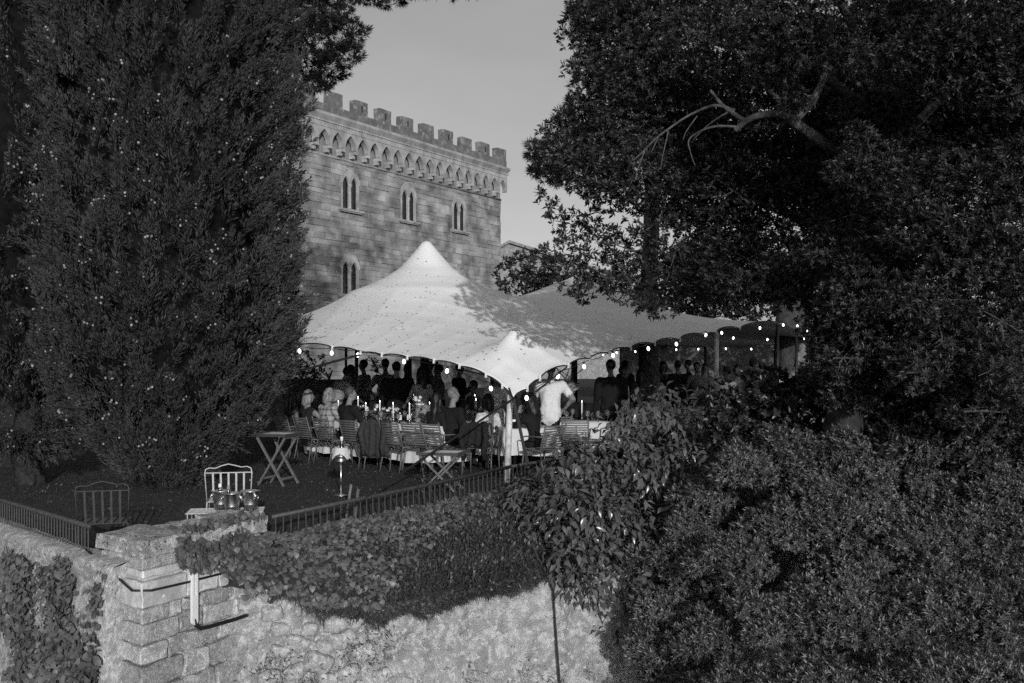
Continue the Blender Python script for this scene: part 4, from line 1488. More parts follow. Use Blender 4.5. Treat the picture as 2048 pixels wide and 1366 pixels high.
# right half
person("man in white shirt with his back turned, standing at the table", at(1100, 17.9), D2R(-8), 'stand', 1.80, 'white', 'trousers_dark', SKIN, 'short', 'hair_dark', ('reach', 'hip'), 'short', lean=0.16, nod=0.3, build=1.08)
person("seated guest wearing a pale felt hat behind the candle", at(1150, 19.6), D2R(150), 'sit', 1.76, 'dark', 'trousers_dark', SKIN2, 'short', 'hair_dark', ('table', 'lap'), hat='felt', nod=0.35, side_lean=0.1)
person("large man in dark suit standing beyond the right table", at(1222, 19.0), D2R(20), 'stand', 1.84, 'suit', 'trousers_dark', SKIN2, 'short', 'hair_dark', ('down', 'hold'), 'long', build=1.18)
person("man in dark jacket with white shirt front beside the dark suit", at(1246, 20.0), D2R(-95), 'stand', 1.72, 'white', 'trousers_dark', SKIN2, 'short', 'hair_dark', ('hold', 'down'))
person("woman in white top with a ponytail, seated above the laurel", at(1281, 18.6), D2R(60), 'sit', 1.72, 'white', 'trousers_dark', SKIN, 'pony', 'hair_brown', ('lap', 'table'), 'long', female=True)
person("woman with fair curly hair and a pale sleeve near the ponytail", at(1320, 19.8), D2R(-30), 'sit', 1.80, 'pale', 'trousers_dark', SKIN, 'bob', 'hair_blonde', ('down', 'table'), 'short', female=True)
person("man in white shirt standing beside the tall wooden pole", at(1455, 20.9), D2R(40), 'stand', 1.70, 'white', 'trousers_dark', SKIN2, 'short', 'hair_dark', ('down', 'down'), 'long', turn=0.4, nod=0.2)
person("tall figure in black with a light scarf, right of wooden pole", at(1507, 21.6), D2R(-100), 'stand', 1.86, 'suit', 'trousers_dark', SKIN2, 'short', 'hair_dark', ('down', 'down'), 'long')
FARTOP = dict(dark='dark', grey='mid', mid='trousers_grey', suit='suit')  # darker tops and skin for the far crowd, tent shade put into colour
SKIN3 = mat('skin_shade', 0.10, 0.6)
far = [(1250, 26.5, 1.82, 30, 'dark', 'short'), (1299, 27.5, 1.84, 120, 'grey', 'short'), (1326, 27.0, 1.80, 200, 'mid', 'bob'), (1356, 26.5, 1.82, 10, 'dark', 'short'),
       (1377, 28.5, 1.84, 80, 'suit', 'short'), (1394, 26.0, 1.78, 170, 'grey', 'short'), (1410, 27.5, 1.74, 190, 'mid', 'long'), (1475, 25.5, 1.72, 60, 'mid', 'bob'), (1280, 25.0, 1.6, 0, 'mid', 'long')]
for i, (px, d, h, hd_, tp, hr_) in enumerate(far):
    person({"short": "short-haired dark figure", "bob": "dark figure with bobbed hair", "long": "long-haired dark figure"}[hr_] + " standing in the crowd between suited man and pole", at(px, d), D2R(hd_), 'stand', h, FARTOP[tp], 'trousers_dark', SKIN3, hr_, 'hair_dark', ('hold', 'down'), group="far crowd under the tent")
# ------------------------------------------------------------------ furniture
m_chair = mat("chair_metal", 0.09, 0.45, var=0.15, scale=12, spec=0.4)
m_slat = mat("chair_slat", 0.10, 0.5, var=0.15, scale=12, spec=0.4)
def make_chair():
    t = thing("slatted_armchair", "slatted metal armchair", "chair", group="slatted armchairs at the dinner tables")
    # back slats, curved a little
    for i in range(9):
        z = 0.49 + i*0.042
        y = -0.20 - 0.10*(i/8)
        wd = 0.215 + 0.012*math.sin(i/8*math.pi)
        q = MB()
        n = 6
        pts = []
        for j in range(n + 1):
            x = -wd + 2*wd*j/n
            pts.append(Vector((x, y - 0.035*(1 - (x/wd)**2), z)))
        for a, b in zip(pts[:-1], pts[1:]):
            q.bar(a, b, 0.010, 0.026)
        q.build("back_slat", m_slat, t)
    for i in range(8):
        y = -0.17 + i*0.052
        q = MB()
        q.bar((-0.225, y, 0.445 - 0.02*math.sin(i/7*math.pi)), (0.225, y, 0.445 - 0.02*math.sin(i/7*math.pi)), 0.034, 0.010)
        q.build("seat_slat", m_slat, t)
    for s in (-1, 1):
        q = MB(); q.tube([(s*0.235, -0.14, 0.44), (s*0.235, -0.19, 0.47), (s*0.232, -0.31, 0.87)], 0.013, 6)
        q.build("back_post", m_chair, t, True)
        q = MB(); q.tube([(s*0.235, -0.18, 0.44), (s*0.25, -0.27, 0.0)], 0.013, 6)
        q.build("leg", m_chair, t, True)
        q = MB(); q.tube([(s*0.24, 0.21, 0.44), (s*0.255, 0.24, 0.0)], 0.013, 6)
        q.build("leg", m_chair, t, True)
        q = MB(); q.tube([(s*0.235, -0.245, 0.655), (s*0.27, -0.10, 0.66), (s*0.285, 0.12, 0.655), (s*0.28, 0.20, 0.63), (s*0.25, 0.215, 0.44)], 0.012, 6)
        q.build("armrest", m_chair, t, True)
    q = MB()
    for s in (-1, 1): q.tube([(s*0.235, -0.18, 0.432), (s*0.24, 0.21, 0.432)], 0.012, 6)
    q.tube([(-0.24, 0.21, 0.432), (0.24, 0.21, 0.432)], 0.012, 6)
    q.build("seat_frame", m_chair, t, True)
    return t
proto = make_chair()
kids = kid_map(proto)
spots = [(588, 18.85, -46, "slatted armchair of the bare-shouldered woman, left of the blonde's", 0), (627, 18.6, -46, "slatted armchair behind the guest in plaid shirt", 0),
         (667, 18.3, -44, "slatted armchair of the black-jacketed man beside the plaid shirt", 0), (721, 17.75, -40, "empty slatted armchair pushed to the white table between two dark backs", 0),
         (768, 17.35, -20, "slatted armchair with a dark jacket hung over its back", 0), (803, 17.0, -42, "empty slatted armchair right of the one with the hung jacket", 0),
         (847, 16.85, -38, "slatted armchair of the long-haired woman in black", 0), (884, 16.75, -42, "slatted armchair of the grey-haired man in black jacket", 0),
         (962, 16.55, -15, "slatted armchair with a dark coat spread over its back", 0), (1086, 16.35, 42, "slatted armchair turned sideways beside the black pole", 0),
         (1150, 17.9, -3, "empty slatted armchair with its back to the railing at the right table", 0), (1215, 18.7, 100, "slatted armchair at the end of the right table, arm towards the laurel", 0),
         (1108, 18.9, 20, "slatted armchair in shadow behind the man in white shirt", 0), (900, 20.9, 165, "slatted armchair on the far side of the long table", 0),
         (950, 19.6, 200, "slatted armchair in shadow behind the candle by the striped dress", 0), (1283, 18.6, 60, "slatted armchair of the woman with the ponytail", 0)]
for i, (px, d, a, lab, _) in enumerate(spots):
    o = proto if i == 0 else copy_tree(proto, kids)
    o.location = at(px, d)
    o.rotation_euler = (0, 0, D2R(a))
    o['label'] = lab
    if i >= 8:
        pass

# jackets over chair backs
def jacket(label, px, d, ang, m, w=0.24, long_=0.42):
    t = thing("jacket", label, "jacket", at(px, d), D2R(ang))
    V, F = [], []
    nx, nz = 14, 14
    for i in range(nx + 1):
        x = -w + 2*w*i/nx
        for j in range(nz + 1):
            k = j/nz
            s = k*(long_*2.0) - long_*0.8       # over the top edge: front part short, back part long
            zt = 0.905
            y = -0.325 + (0.075 if s < -0.02 else (-0.045 if s > 0.02 else 0.0))
            z = zt - abs(s) + 0.02*math.sin(i*1.3)
            y += 0.022*math.sin(i*1.7 + j*0.3) * min(1, abs(s)*4) * (1 if s > 0 else -0.4)
            if s > 0: y += 0.10*s
            V.append((x*(1 + 0.12*math.sin(j*0.5)), y, z))
    for i in range(nx):
        for j in range(nz):
            a = i*(nz+1) + j
            F.append((a, a+1, a+nz+2, a+nz+1))
    o = obj("cloth", np_mesh("cloth", V, F, m, True), None, t)
    md = o.modifiers.new("t", 'SOLIDIFY'); md.thickness = 0.014
    for s in (-1, 1):
        q = MB()
        q.tube([(s*w*0.75, -0.40, 0.84), (s*w*0.9, -0.43, 0.65), (s*w*0.7, -0.42, 0.42), (s*w*0.75, -0.40, 0.28)], [0.05, 0.055, 0.048, 0.04], 8)
        q.build("sleeve", m, t, True)
    return t
jacket("dark wool jacket hung over a chair back beside the white cloth", 768, 17.35, -20, cloth("jacket_wool", 0.035, 0.3, 20), 0.25, 0.56)
jacket("dark coat spread over a chair back by the wooden corner pole", 962, 16.55, -15, cloth("coat_wool", 0.018, 0.3, 20), 0.24, 0.34)

# tables and cloths
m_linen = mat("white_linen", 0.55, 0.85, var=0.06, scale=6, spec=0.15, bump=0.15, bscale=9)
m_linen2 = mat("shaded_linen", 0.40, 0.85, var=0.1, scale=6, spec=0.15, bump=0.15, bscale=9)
m_tw = mat("table_wood", 0.12, 0.7, var=0.3, scale=8)
def table(px, d, ang, L, W, h, lab_t, lab_c, m, drop=0.55, rnd=0.06):
    loc = at(px, d)
    t = thing("dining_table", lab_t, "table", loc, D2R(ang))
    MB().box(-L/2 + 0.01, L/2 - 0.01, -W/2 + 0.01, W/2 - 0.01, h - 0.035, h - 0.006).build("tabletop", m_tw, t)
    for sx in (-1, 1):
        for sy in (-1, 1):
            MB().bar((sx*(L/2 - 0.1), sy*(W/2 - 0.1), 0), (sx*(L/2 - 0.1), sy*(W/2 - 0.1), h - 0.036), 0.05, 0.05).build("leg", m_tw, t)
    c = thing("tablecloth", lab_c, "tablecloth", loc, D2R(ang))
    # cloth: top, then hanging folds round the edge
    per = []
    n = 26
    def arc(cx, cy, a0):
        for i in range(5):
            a = a0 + math.pi/2*i/4
            per.append((cx + rnd*math.cos(a), cy + rnd*math.sin(a), math.cos(a), math.sin(a)))
    def seg(ax, ay, bx, by, nx_, ny_):
        k = max(2, int(math.hypot(bx-ax, by-ay)/0.05))
        for i in range(1, k):
            per.append((ax + (bx-ax)*i/k, ay + (by-ay)*i/k, nx_, ny_))
    a_, b_ = L/2 - rnd, W/2 - rnd
    arc(a_, b_, 0); seg(a_, W/2, -a_, W/2, 0, 1); arc(-a_, b_, math.pi/2); seg(-L/2, b_, -L/2, -b_, -1, 0)
    arc(-a_, -b_, math.pi); seg(-a_, -W/2, a_, -W/2, 0, -1); arc(a_, -b_, 3*math.pi/2); seg(L/2, -b_, L/2, b_, 1, 0)
    V, F = [(0, 0, h + 0.004)], []
    N = len(per); rows_ = 9
    for j in range(rows_ + 1):
        k = j/rows_
        for i, (x, y, nx_, ny_) in enumerate(per):
            s = i*0.05
            f_ = k**1.2 * (0.035*math.sin(s*13) + 0.02*math.sin(s*29 + 1)) + 0.015 + 0.06*k
            V.append((x + nx_*f_, y + ny_*f_, h + 0.003 - drop*k*(1 + 0.03*math.sin(s*5)) ))
    for i in range(N):
        F.append((0, 1 + i, 1 + (i+1) % N, 1 + (i+1) % N))
    F = [(0, 1 + i, 1 + (i+1) % N) for i in range(N)]
    for j in range(rows_):
        for i in range(N):
            a = 1 + j*N + i; b = 1 + j*N + (i+1) % N
            F.append((a, a + N, b + N, b))
    me = bpy.data.meshes.new("cloth"); me.from_pydata(V, [], F); me.materials.append(m)
    me.polygons.foreach_set("use_smooth", np.ones(len(F), dtype=bool)); me.update()
    obj("cloth", me, None, c)
    return loc, D2R(ang), h
T1 = table(772, 18.6, -44, 3.6, 0.95, 0.75, "long dining table under a white cloth behind the row of armchairs", "white cloth on the long table, hanging to the grass behind the jacket", m_linen, 0.62)
T2 = table(1170, 18.9, 8, 1.9, 0.95, 0.74, "dining table behind the hedge and the sideways armchair", "white cloth on the table before the man in dark suit", m_linen, 0.50)
T3 = table(975, 18.6, -70, 2.2, 0.9, 0.75, "dining table between the grey-haired man and the wooden pole", "pale cloth on the table behind the wooden corner pole", m_linen, 0.5)
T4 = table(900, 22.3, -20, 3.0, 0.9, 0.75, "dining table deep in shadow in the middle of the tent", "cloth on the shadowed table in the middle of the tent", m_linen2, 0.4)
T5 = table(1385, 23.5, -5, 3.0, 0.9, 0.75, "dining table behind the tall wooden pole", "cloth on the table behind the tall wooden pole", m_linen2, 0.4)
T6 = table(1052, 17.2, 10, 0.9, 0.9, 0.74, "small table in front of the bent guest by the black pole", "white cloth on the small table by the black pole", m_linen, 0.45)
def on(T, x, y):
    loc, a, h = T
    return Vector((loc.x + x*math.cos(a) - y*math.sin(a), loc.y + x*math.sin(a) + y*math.cos(a), h + 0.006))
# candles, glasses, bottles, flowers
m_wax = mat("candle_wax", 0.75, 0.4, spec=0.4)
m_flame = mat("candle_flame", 1.0, 0.5, emit=7.0)
m_brass = mat("candlestick_metal", 0.5, 0.3, metal=1.0)
m_gl = mat("clear_glass", 0.9, 0.04, spec=0.5, trans=0.92)
m_bottle = mat("bottle_glass", 0.006, 0.15, spec=0.5)
m_label = mat("paper_label", 0.6, 0.8)
m_petal = mat("petals", 0.55, 0.8, island=0.35)
m_leaf_b = mat("bouquet_leaf", 0.07, 0.6, island=0.5)
stick = MB().lathe([(0.045, 0), (0.045, 0.008), (0.012, 0.02), (0.010, 0.07), (0.018, 0.085), (0.014, 0.1)], 10).mesh("candlestick", m_brass, True)
wax = MB().lathe([(0.0125, 0.10), (0.0125, 0.33), (0.010, 0.335), (0.003, 0.34)], 8).mesh("wax", m_wax, True)
flame = MB().lathe([(0.001, 0.342), (0.007, 0.355), (0.005, 0.37), (0.001, 0.388)], 6).mesh("flame", m_flame, True)
def candle(T, x, y, lab, s=1.0, lit=True):
    t = thing("candle", lab, "candle", on(T, x, y), group="candles on the dinner tables")
    obj("candlestick", stick, None, t)
    w_ = obj("wax", wax, None, t); w_.scale = (1, 1, s)
    if lit:
        f_ = obj("flame", flame, None, t); f_.scale = (1, 1, s)
C1L = "tall white candle burning among glasses on the long white table"
for x in (-1.35, -0.95, -0.5, -0.05, 0.35, 0.8, 1.15, 1.5): candle(T1, x, RNG.uniform(-0.12, 0.12), C1L, RNG.uniform(0.85, 1.15))
for x in (-0.65, -0.05): candle(T2, x, 0.05, "white candle burning on the table before the man in dark suit", 1.0)
for x in (-0.7, 0.2): candle(T3, x, 0.0, "white candle beside the grey-haired man, on the table by the pole", 1.05)
for x in (-0.9, 0.6): candle(T4, x, 0.0, "candle burning on the shadowed table in the tent's middle", 1.0)
glass = MB().lathe([(0.034, 0), (0.034, 0.003), (0.005, 0.008), (0.004, 0.085), (0.022, 0.10), (0.042, 0.135), (0.043, 0.165), (0.034, 0.205), (0.032, 0.205), (0.041, 0.165), (0.040, 0.137), (0.02, 0.105), (0.001, 0.1)], 12).mesh("wine_glass", m_gl, True)
def wine_glass(T, x, y, lab, s=1.0):
    o = obj("wine_glass", glass); o.location = on(T, x, y); o.scale = (s, s, s)
    props(o, lab, "wine glass", "wine glasses on the dinner tables")
for i in range(16): wine_glass(T1, -1.5 + i*0.2 + RNG.uniform(-0.04, 0.04), RNG.choice((-0.26, -0.2, 0.2, 0.28)), "clear wine glass among candles on the long white table", RNG.uniform(0.85, 1.1))
for i in range(8): wine_glass(T2, -0.8 + i*0.2, RNG.choice((-0.22, -0.15, 0.2)), "clear wine glass on the table before the man in dark suit", RNG.uniform(0.95, 1.15))
for i in range(6): wine_glass(T3, -0.8 + i*0.3, RNG.choice((-0.22, 0.2)), "clear wine glass on the table behind the wooden corner pole", 1.0)
for i in range(4): wine_glass(T6, -0.3 + i*0.2, RNG.choice((-0.2, 0.2)), "clear wine glass on the small table by the black pole", 1.0)
def bottle(T, x, y, lab):
    t = thing("wine_bottle", lab, "bottle", on(T, x, y))
    MB().lathe([(0.036, 0), (0.038, 0.01), (0.038, 0.19), (0.030, 0.215), (0.015, 0.245), (0.0135, 0.30), (0.0155, 0.302), (0.0155, 0.315), (0.012, 0.316)], 14).build("glass_body", m_bottle, t, True)
    MB().lathe([(0.0386, 0.06), (0.0388, 0.061), (0.0388, 0.15), (0.0386, 0.151)], 14).build("paper_label", m_label, t, True)
bottle(T1, 0.62, -0.18, "dark wine bottle with pale label on the long white table")
bottle(T1, 0.72, -0.05, "second dark bottle with pale label touching the flowers on the long table")
bottle(T3, 0.75, -0.25, "dark wine bottle on the table behind the wooden corner pole")
def bouquet(T, x, y, lab, r=0.13, tall=0.0):
    t = thing("bouquet", lab, "flowers", on(T, x, y), group="flowers on the dinner tables")
    MB().lathe([(0.035, 0), (0.045, 0.03), (0.05, 0.09), (0.04, 0.11), (0.036, 0.11), (0.04, 0.09)], 10).build("vase", m_gl, t, True)
    c = np.array([0, 0, 0.17 + tall/2])
    n = 46
    d = rand_dirs(n)
    p = c + d*np.array([r, r, r*0.75 + tall/2])*NP.uniform(0.5, 1, n)[:, None]
    V, F = leaf_arrays(p, d + 0.5*rand_dirs(n), rand_dirs(n), 0.075, 0.03)
    obj("leaves", np_mesh("leaves", V, F, m_leaf_b), None, t)
    for k_ in range(9):
        d_ = rand_dirs(1)[0]; d_[2] = abs(d_[2])*0.9 + 0.1
        q = c + d_*np.array([r*0.9, r*0.9, r*0.75 + tall/2])
        fl = MB()
        for j in range(3):
            fl.ball((q[0] + RNG.uniform(-.01, .01), q[1] + RNG.uniform(-.01, .01), q[2] + RNG.uniform(-.01, .01)), RNG.uniform(0.022, 0.036), 7, 5, 1, 1, 0.7)
        fl.build("bloom", m_petal, t, True)
for x, tl in ((-1.15, 0.0), (-0.7, 0.0), (-0.2, 0.02), (0.2, 0.0), (0.92, 0.22), (1.3, 0.0)):
    bouquet(T1, x, RNG.uniform(-0.05, 0.05), "tall spray of pale flowers on the long white table" if tl > 0.1 else "low bunch of pale flowers between candles on the long table", 0.13, tl)
bouquet(T3, -0.2, 0.0, "low bunch of flowers on the table behind the wooden corner pole")

# folding trestles with trays
m_fw = mat("folding_wood", 0.12, 0.6, var=0.25, scale=10)
m_tray = mat("tray_paper", 0.75, 0.6, var=0.1, scale=8)
def trestle(label, loc, ang, w, d_, h, tray=True):
    t = thing("folding_tray_stand", label, "folding stand", loc, D2R(ang))
    for s in (-1, 1):
        for q_, (a, b) in enumerate((((s*w/2, -d_/2, 0), (s*w/2, d_/2, h - 0.03)), ((s*(w/2 - 0.035), d_/2, 0), (s*(w/2 - 0.035), -d_/2, h - 0.03)))):
            MB().bar(a, b, 0.026, 0.04, (1, 0, 0)).build("leg", m_fw, t)
    for a, b in (((-w/2, -d_/2*0.72, 0.14*h), (w/2, -d_/2*0.72, 0.14*h)), ((-w/2, d_/2*0.72, 0.14*h), (w/2, d_/2*0.72, 0.14*h)), ((-w/2, -d_/2, h - 0.03), (w/2, -d_/2, h - 0.03)), ((-w/2, d_/2, h - 0.03), (w/2, d_/2, h - 0.03))):
        MB().bar(a, b, 0.024, 0.03).build("cross_bar", m_fw, t)
    if tray:
        r = thing("serving_tray", "flat tray with paper on the " + label.split(' stand')[0].replace("folding wooden tray", "folding stand") + label.split(' stand')[1] if ' stand' in label else label, "tray", (loc[0], loc[1], loc[2] + h), D2R(ang))
        MB().box(-w/2 - 0.05, w/2 + 0.05, -d_/2 - 0.05, d_/2 + 0.05, -0.014, 0.012).build("tray_board", mat("tray_dark", 0.05, 0.5), r)
        MB().box(-w/2, w/2, -d_/2, d_/2, 0.0125, 0.018).build("paper", m_tray, r)
        rim = MB()
        for a, b in (((-w/2-.05, -d_/2-.05, .02), (w/2+.05, -d_/2-.05, .02)), ((-w/2-.05, d_/2+.05, .02), (w/2+.05, d_/2+.05, .02)), ((-w/2-.05, -d_/2-.05, .02), (-w/2-.05, d_/2+.05, .02)), ((w/2+.05, -d_/2-.05, .02), (w/2+.05, d_/2+.05, .02))):
            rim.bar(a, b, 0.014, 0.022)
        rim.build("rim", mat("tray_dark", 0.05, 0.5), r)
    return t
trestle("folding wooden tray stand on the lawn beside the cypress", at(556, 15.2), 72, 0.42, 0.46, 0.76)
trestle("folding wooden tray stand behind the railing near the grey-haired man", at(884, 14.55), 78, 0.44, 0.52, 0.54)
trestle("folding wooden tray stand before the right table, at the laurel", at(1172, 17.3), 80, 0.44, 0.5, 0.48)

# ice buckets
m_steel = mat("bucket_steel", 0.80, 0.30, metal=1.0, var=0.12, scale=5)
m_linen_n = mat("napkin", 0.5, 0.85, var=0.05, scale=9, bump=0.3, bscale=25)
bprof = [(0.065, 0.0), (0.068, 0.004), (0.076, 0.055), (0.079, 0.06), (0.078, 0.066), (0.098, 0.195), (0.104, 0.2), (0.104, 0.206), (0.096, 0.204), (0.075, 0.06), (0.062, 0.012), (0.001, 0.012)]
bucket_me = MB().lathe(bprof, 24).mesh("bucket_body", m_steel, True)
def bucket(label, loc, rz, s=1.0):
    t = thing("ice_bucket", label, "ice bucket", loc, rz)
    o = obj("bucket_body", bucket_me, None, t); o.scale = (s, s, s)
    for sg in (-1, 1):
        q = MB().ball((sg*0.094*s, 0, 0.155*s), 0.016*s, 8, 6)
        q.build("handle_knob", m_steel, t, True)
        q = MB(); q.tube([(sg*0.105*s, 0.03*math.cos(a), 0.14*s + 0.03*math.sin(a)) for a in [2*math.pi*i/10 for i in range(11)]], 0.004, 5)
        q.build("ring_handle", m_steel, t, True)
    return t
def stand(label_s, label_b, label_n, loc, h):
    t = thing("bucket_stand", label_s, "stand", loc)
    q = MB()
    q.tube([(0, 0, 0.012), (0, 0, h)], 0.011, 8)
    q.build("stem", m_steel, t, True)
    MB().lathe([(0.10, 0.0), (0.10, 0.008), (0.03, 0.018), (0.012, 0.03)], 18).build("base_plate", m_steel, t, True)
    MB().lathe([(0.02, h - 0.02), (0.08, h), (0.083, h + 0.01), (0.02, h + 0.008)], 16).build("cup", m_steel, t, True)
    bucket(label_b, (loc[0], loc[1], h + 0.012), 0.6, 0.86)
    n = thing("napkin", label_n, "napkin", (loc[0], loc[1], h + 0.012))
    V, F, N, R_ = [], [], 36, 8
    for j in range(R_ + 1):
        k = j/R_
        for i in range(N):
            a = 2*math.pi*i/N
            wave = 1 + 0.16*math.sin(a*5 + 0.7)*k + 0.08*math.sin(a*11)*k
            side = 0.45 + 0.55*abs(math.cos(a))
            r = 0.092 + 0.045*k*wave*side
            V.append((math.cos(a)*r, math.sin(a)*r, 0.182 - 0.17*k**1.1*side*(1 + 0.1*math.sin(a*7))))
    for j in range(R_):
        for i in range(N):
            a, b = j*N + i, j*N + (i+1) % N
            F.append((a, a+N, b+N, b))
    o = obj("cloth", np_mesh("cloth", V, F, m_linen_n, True), None, n)
    md = o.modifiers.new("t", 'SOLIDIFY'); md.thickness = 0.004
    bt = thing("champagne_bottle", "bottle neck standing in the napkin-wrapped bucket, " + label_s.split(",")[-1].strip(), "bottle", (loc[0] + 0.01, loc[1], h + 0.03))
    MB().lathe([(0.04, 0), (0.042, 0.13), (0.028, 0.2), (0.016, 0.25), (0.017, 0.285), (0.019, 0.29), (0.019, 0.31), (0.012, 0.312)], 12).build("glass_body", m_bottle, bt, True)
    MB().lathe([(0.0175, 0.25), (0.0205, 0.29), (0.0205, 0.312), (0.005, 0.316)], 12).build("foil", mat("foil_white", 0.7, 0.4), bt, True)
stand("slim metal bucket stand on the lawn, before the jacketed man", "steel ice bucket on the stand in the open lawn", "white napkin draped round the bucket in the open lawn", at(682, 13.98), 0.48)
stand("metal bucket stand behind the railing, beside the sideways chair", "steel ice bucket behind the railing by the sideways chair", "white napkin draped over the bucket by the sideways chair", at(1110, 16.9), 0.34)

# garden chairs behind the pier
m_white = mat("white_iron", 0.42, 0.5, var=0.2, scale=20)
m_dimwhite = mat("dimmed_white_iron", 0.045, 0.6, var=0.3, scale=20)  # darker copy of the white iron, dimness put into the colour
def garden_chair(label, loc, ang, m, w=0.46):
    t = thing("garden_chair", label, "chair", loc, D2R(ang))
    hw = w/2
    y0, ytop = -0.2, -0.27
    pts = [(-hw + 0.02, y0, 0.44), (-hw, ytop, 0.80)]
    prof_ = [(-1.0, 0.80), (-0.96, 0.845), (-0.8, 0.862), (-0.55, 0.855), (-0.3, 0.885), (0, 0.905), (0.3, 0.885), (0.55, 0.865), (0.8, 0.872), (0.96, 0.85), (1.0, 0.80)]
    pts += [(x*hw, ytop, z) for x, z in prof_[1:]]
    pts += [(hw - 0.02, y0, 0.44)]
    MB().tube(pts, 0.0075, 6).build("back_frame", m, t, True)
    MB().tube([(-hw, ytop + 0.003, 0.80), (hw, ytop + 0.003, 0.80)], 0.007, 6).build("back_rail", m, t)
    for i in range(5):
        x = -hw*0.66 + i*hw*0.33
        MB().bar((x, ytop + 0.004, 0.795), (x*0.97, y0, 0.44), 0.022, 0.004, (0, 1, 0)).build("back_bar", m, t)
    for i in range(9):
        y = -0.19 + i*0.05
        MB().bar((-hw + 0.02, y, 0.44), (hw - 0.02, y, 0.44), 0.03, 0.006).build("seat_bar", m, t)
    for s in (-1, 1):
        MB().tube([(s*(hw - 0.02), y0, 0.445), (s*(hw - 0.02), 0.2, 0.445)], 0.008, 6).build("seat_rail", m, t)
        MB().tube([(s*(hw - 0.02), y0, 0.44), (s*hw, -0.25, 0)], 0.0085, 6).build("leg", m, t)
        MB().tube([(s*(hw - 0.02), 0.2, 0.44), (s*hw, 0.23, 0)], 0.0085, 6).build("leg", m, t)
    return t
garden_chair("white iron garden chair with curved back behind the ice buckets", at(460, 12.3, lawn_z(12.3)), 12, m_white, 0.55)
garden_chair("darkened white iron garden chair with curved back beside the railing", at(212, 10.9, lawn_z(10.9)), 14, m_dimwhite, 0.54)
# wire side table with three ice buckets
wt = thing("wire_table", "low white wire mesh table behind the pier, carrying ice buckets", "table", at(452, 11.95, lawn_z(11.95)), D2R(10))
zt = 0.385
for i in range(9):
    y = -0.2 + i*0.05
    MB().tube([(-0.44, y, zt), (0.44, y, zt)], 0.003, 4).build("mesh_wire", m_white, wt)
for i in range(17):
    x = -0.44 + i*0.055
    MB().tube([(x, -0.2, zt), (x, 0.2, zt)], 0.003, 4).build("mesh_wire", m_white, wt)
MB().tube([(-0.44, -0.2, zt), (0.44, -0.2, zt), (0.44, 0.2, zt), (-0.44, 0.2, zt), (-0.44, -0.2, zt)], 0.006, 5).build("rim", m_white, wt)
for x in (-0.42, 0.42):
    for y in (-0.18, 0.18):
        MB().tube([(x, y, zt), (x, y, 0)], 0.007, 5).build("leg", m_white, wt)
bucket("steel ice bucket with a bottle, at the left of the wire table", at(442, 12.0, 0.10), 0.3, 1.12)
bucket("steel ice bucket in the middle, ring handle to the side", at(464, 11.86, 0.09), 0.0, 1.12)
bucket("empty shining steel ice bucket at the right of the wire table", at(501, 11.95, 0.10), 2.4, 1.15)
for px, d, lab, hh in ((440, 11.0, "bottle with white cap standing in the left ice bucket", 0.02), (457, 10.95, "bottle with dull neck tilted in the middle ice bucket", 0.0)):
    bt = thing("champagne_bottle", lab, "bottle", at(px, d + 1.0, 0.10 + hh))
    MB().lathe([(0.04, 0), (0.042, 0.13), (0.028, 0.19), (0.015, 0.23), (0.016, 0.275), (0.012, 0.278)], 12).build("glass_body", m_bottle, bt, True)
    MB().lathe([(0.0165, 0.245), (0.02, 0.25), (0.02, 0.285), (0.006, 0.292)], 12).build("foil", mat("foil_white", 0.7, 0.4) if hh else mat("foil_grey", 0.2, 0.5), bt, True)

# strap anchor stakes on the lawn
st = thing("ground_anchor", "two leaning wooden stakes on the lawn near the railing", "stakes", at(704, 12.9, lawn_z(12.9)))
for a, b in (((-0.09, 0, -0.05), (-0.015, 0.02, 0.46)), ((0.02, 0.08, -0.05), (0.075, 0.05, 0.40))):
    MB().bar(a, b, 0.018, 0.03).build("stake", m_fw, st)

# stone bench, statue and far trunk on the right
sb = thing("stone_bench", "pale stone bench in the shade beyond the tent, near the statue", "bench", at(1536, 27.0))
q = MB().box(-0.42, 0.42, -0.18, 0.18, 1.31, 1.40)
q.build("seat", mat("bench_stone", 0.55, 0.8, var=0.1), sb)
for s in (-1, 1):
    MB().box(s*0.3 - 0.06, s*0.3 + 0.06, -0.14, 0.14, 0, 1.31).build("support", mat("bench_stone", 0.55), sb)
sw_ = thing("low_stone_wall", "low rubble wall carrying the statue, right of the far trunk", "wall", at(1625, 29.0))
m_lowwall = lichen("low_wall_stone", 0.12, 0.2, 0.04, s=3)
MB().box(-0.75, 1.0, -0.2, 0.2, 0, 1.45).build("wall_body", m_lowwall, sw_)
for i in range(4):
    MB().box(-0.8 + i*0.46, -0.8 + i*0.46 + 0.45, -0.26, 0.26, 1.453, 1.53).build("coping_stone", m_lowwall, sw_)
stt = thing("statue", "weathered stone statue of a crouching figure on the low wall", "statue", at(1601, 29.0, 1.53), D2R(200))
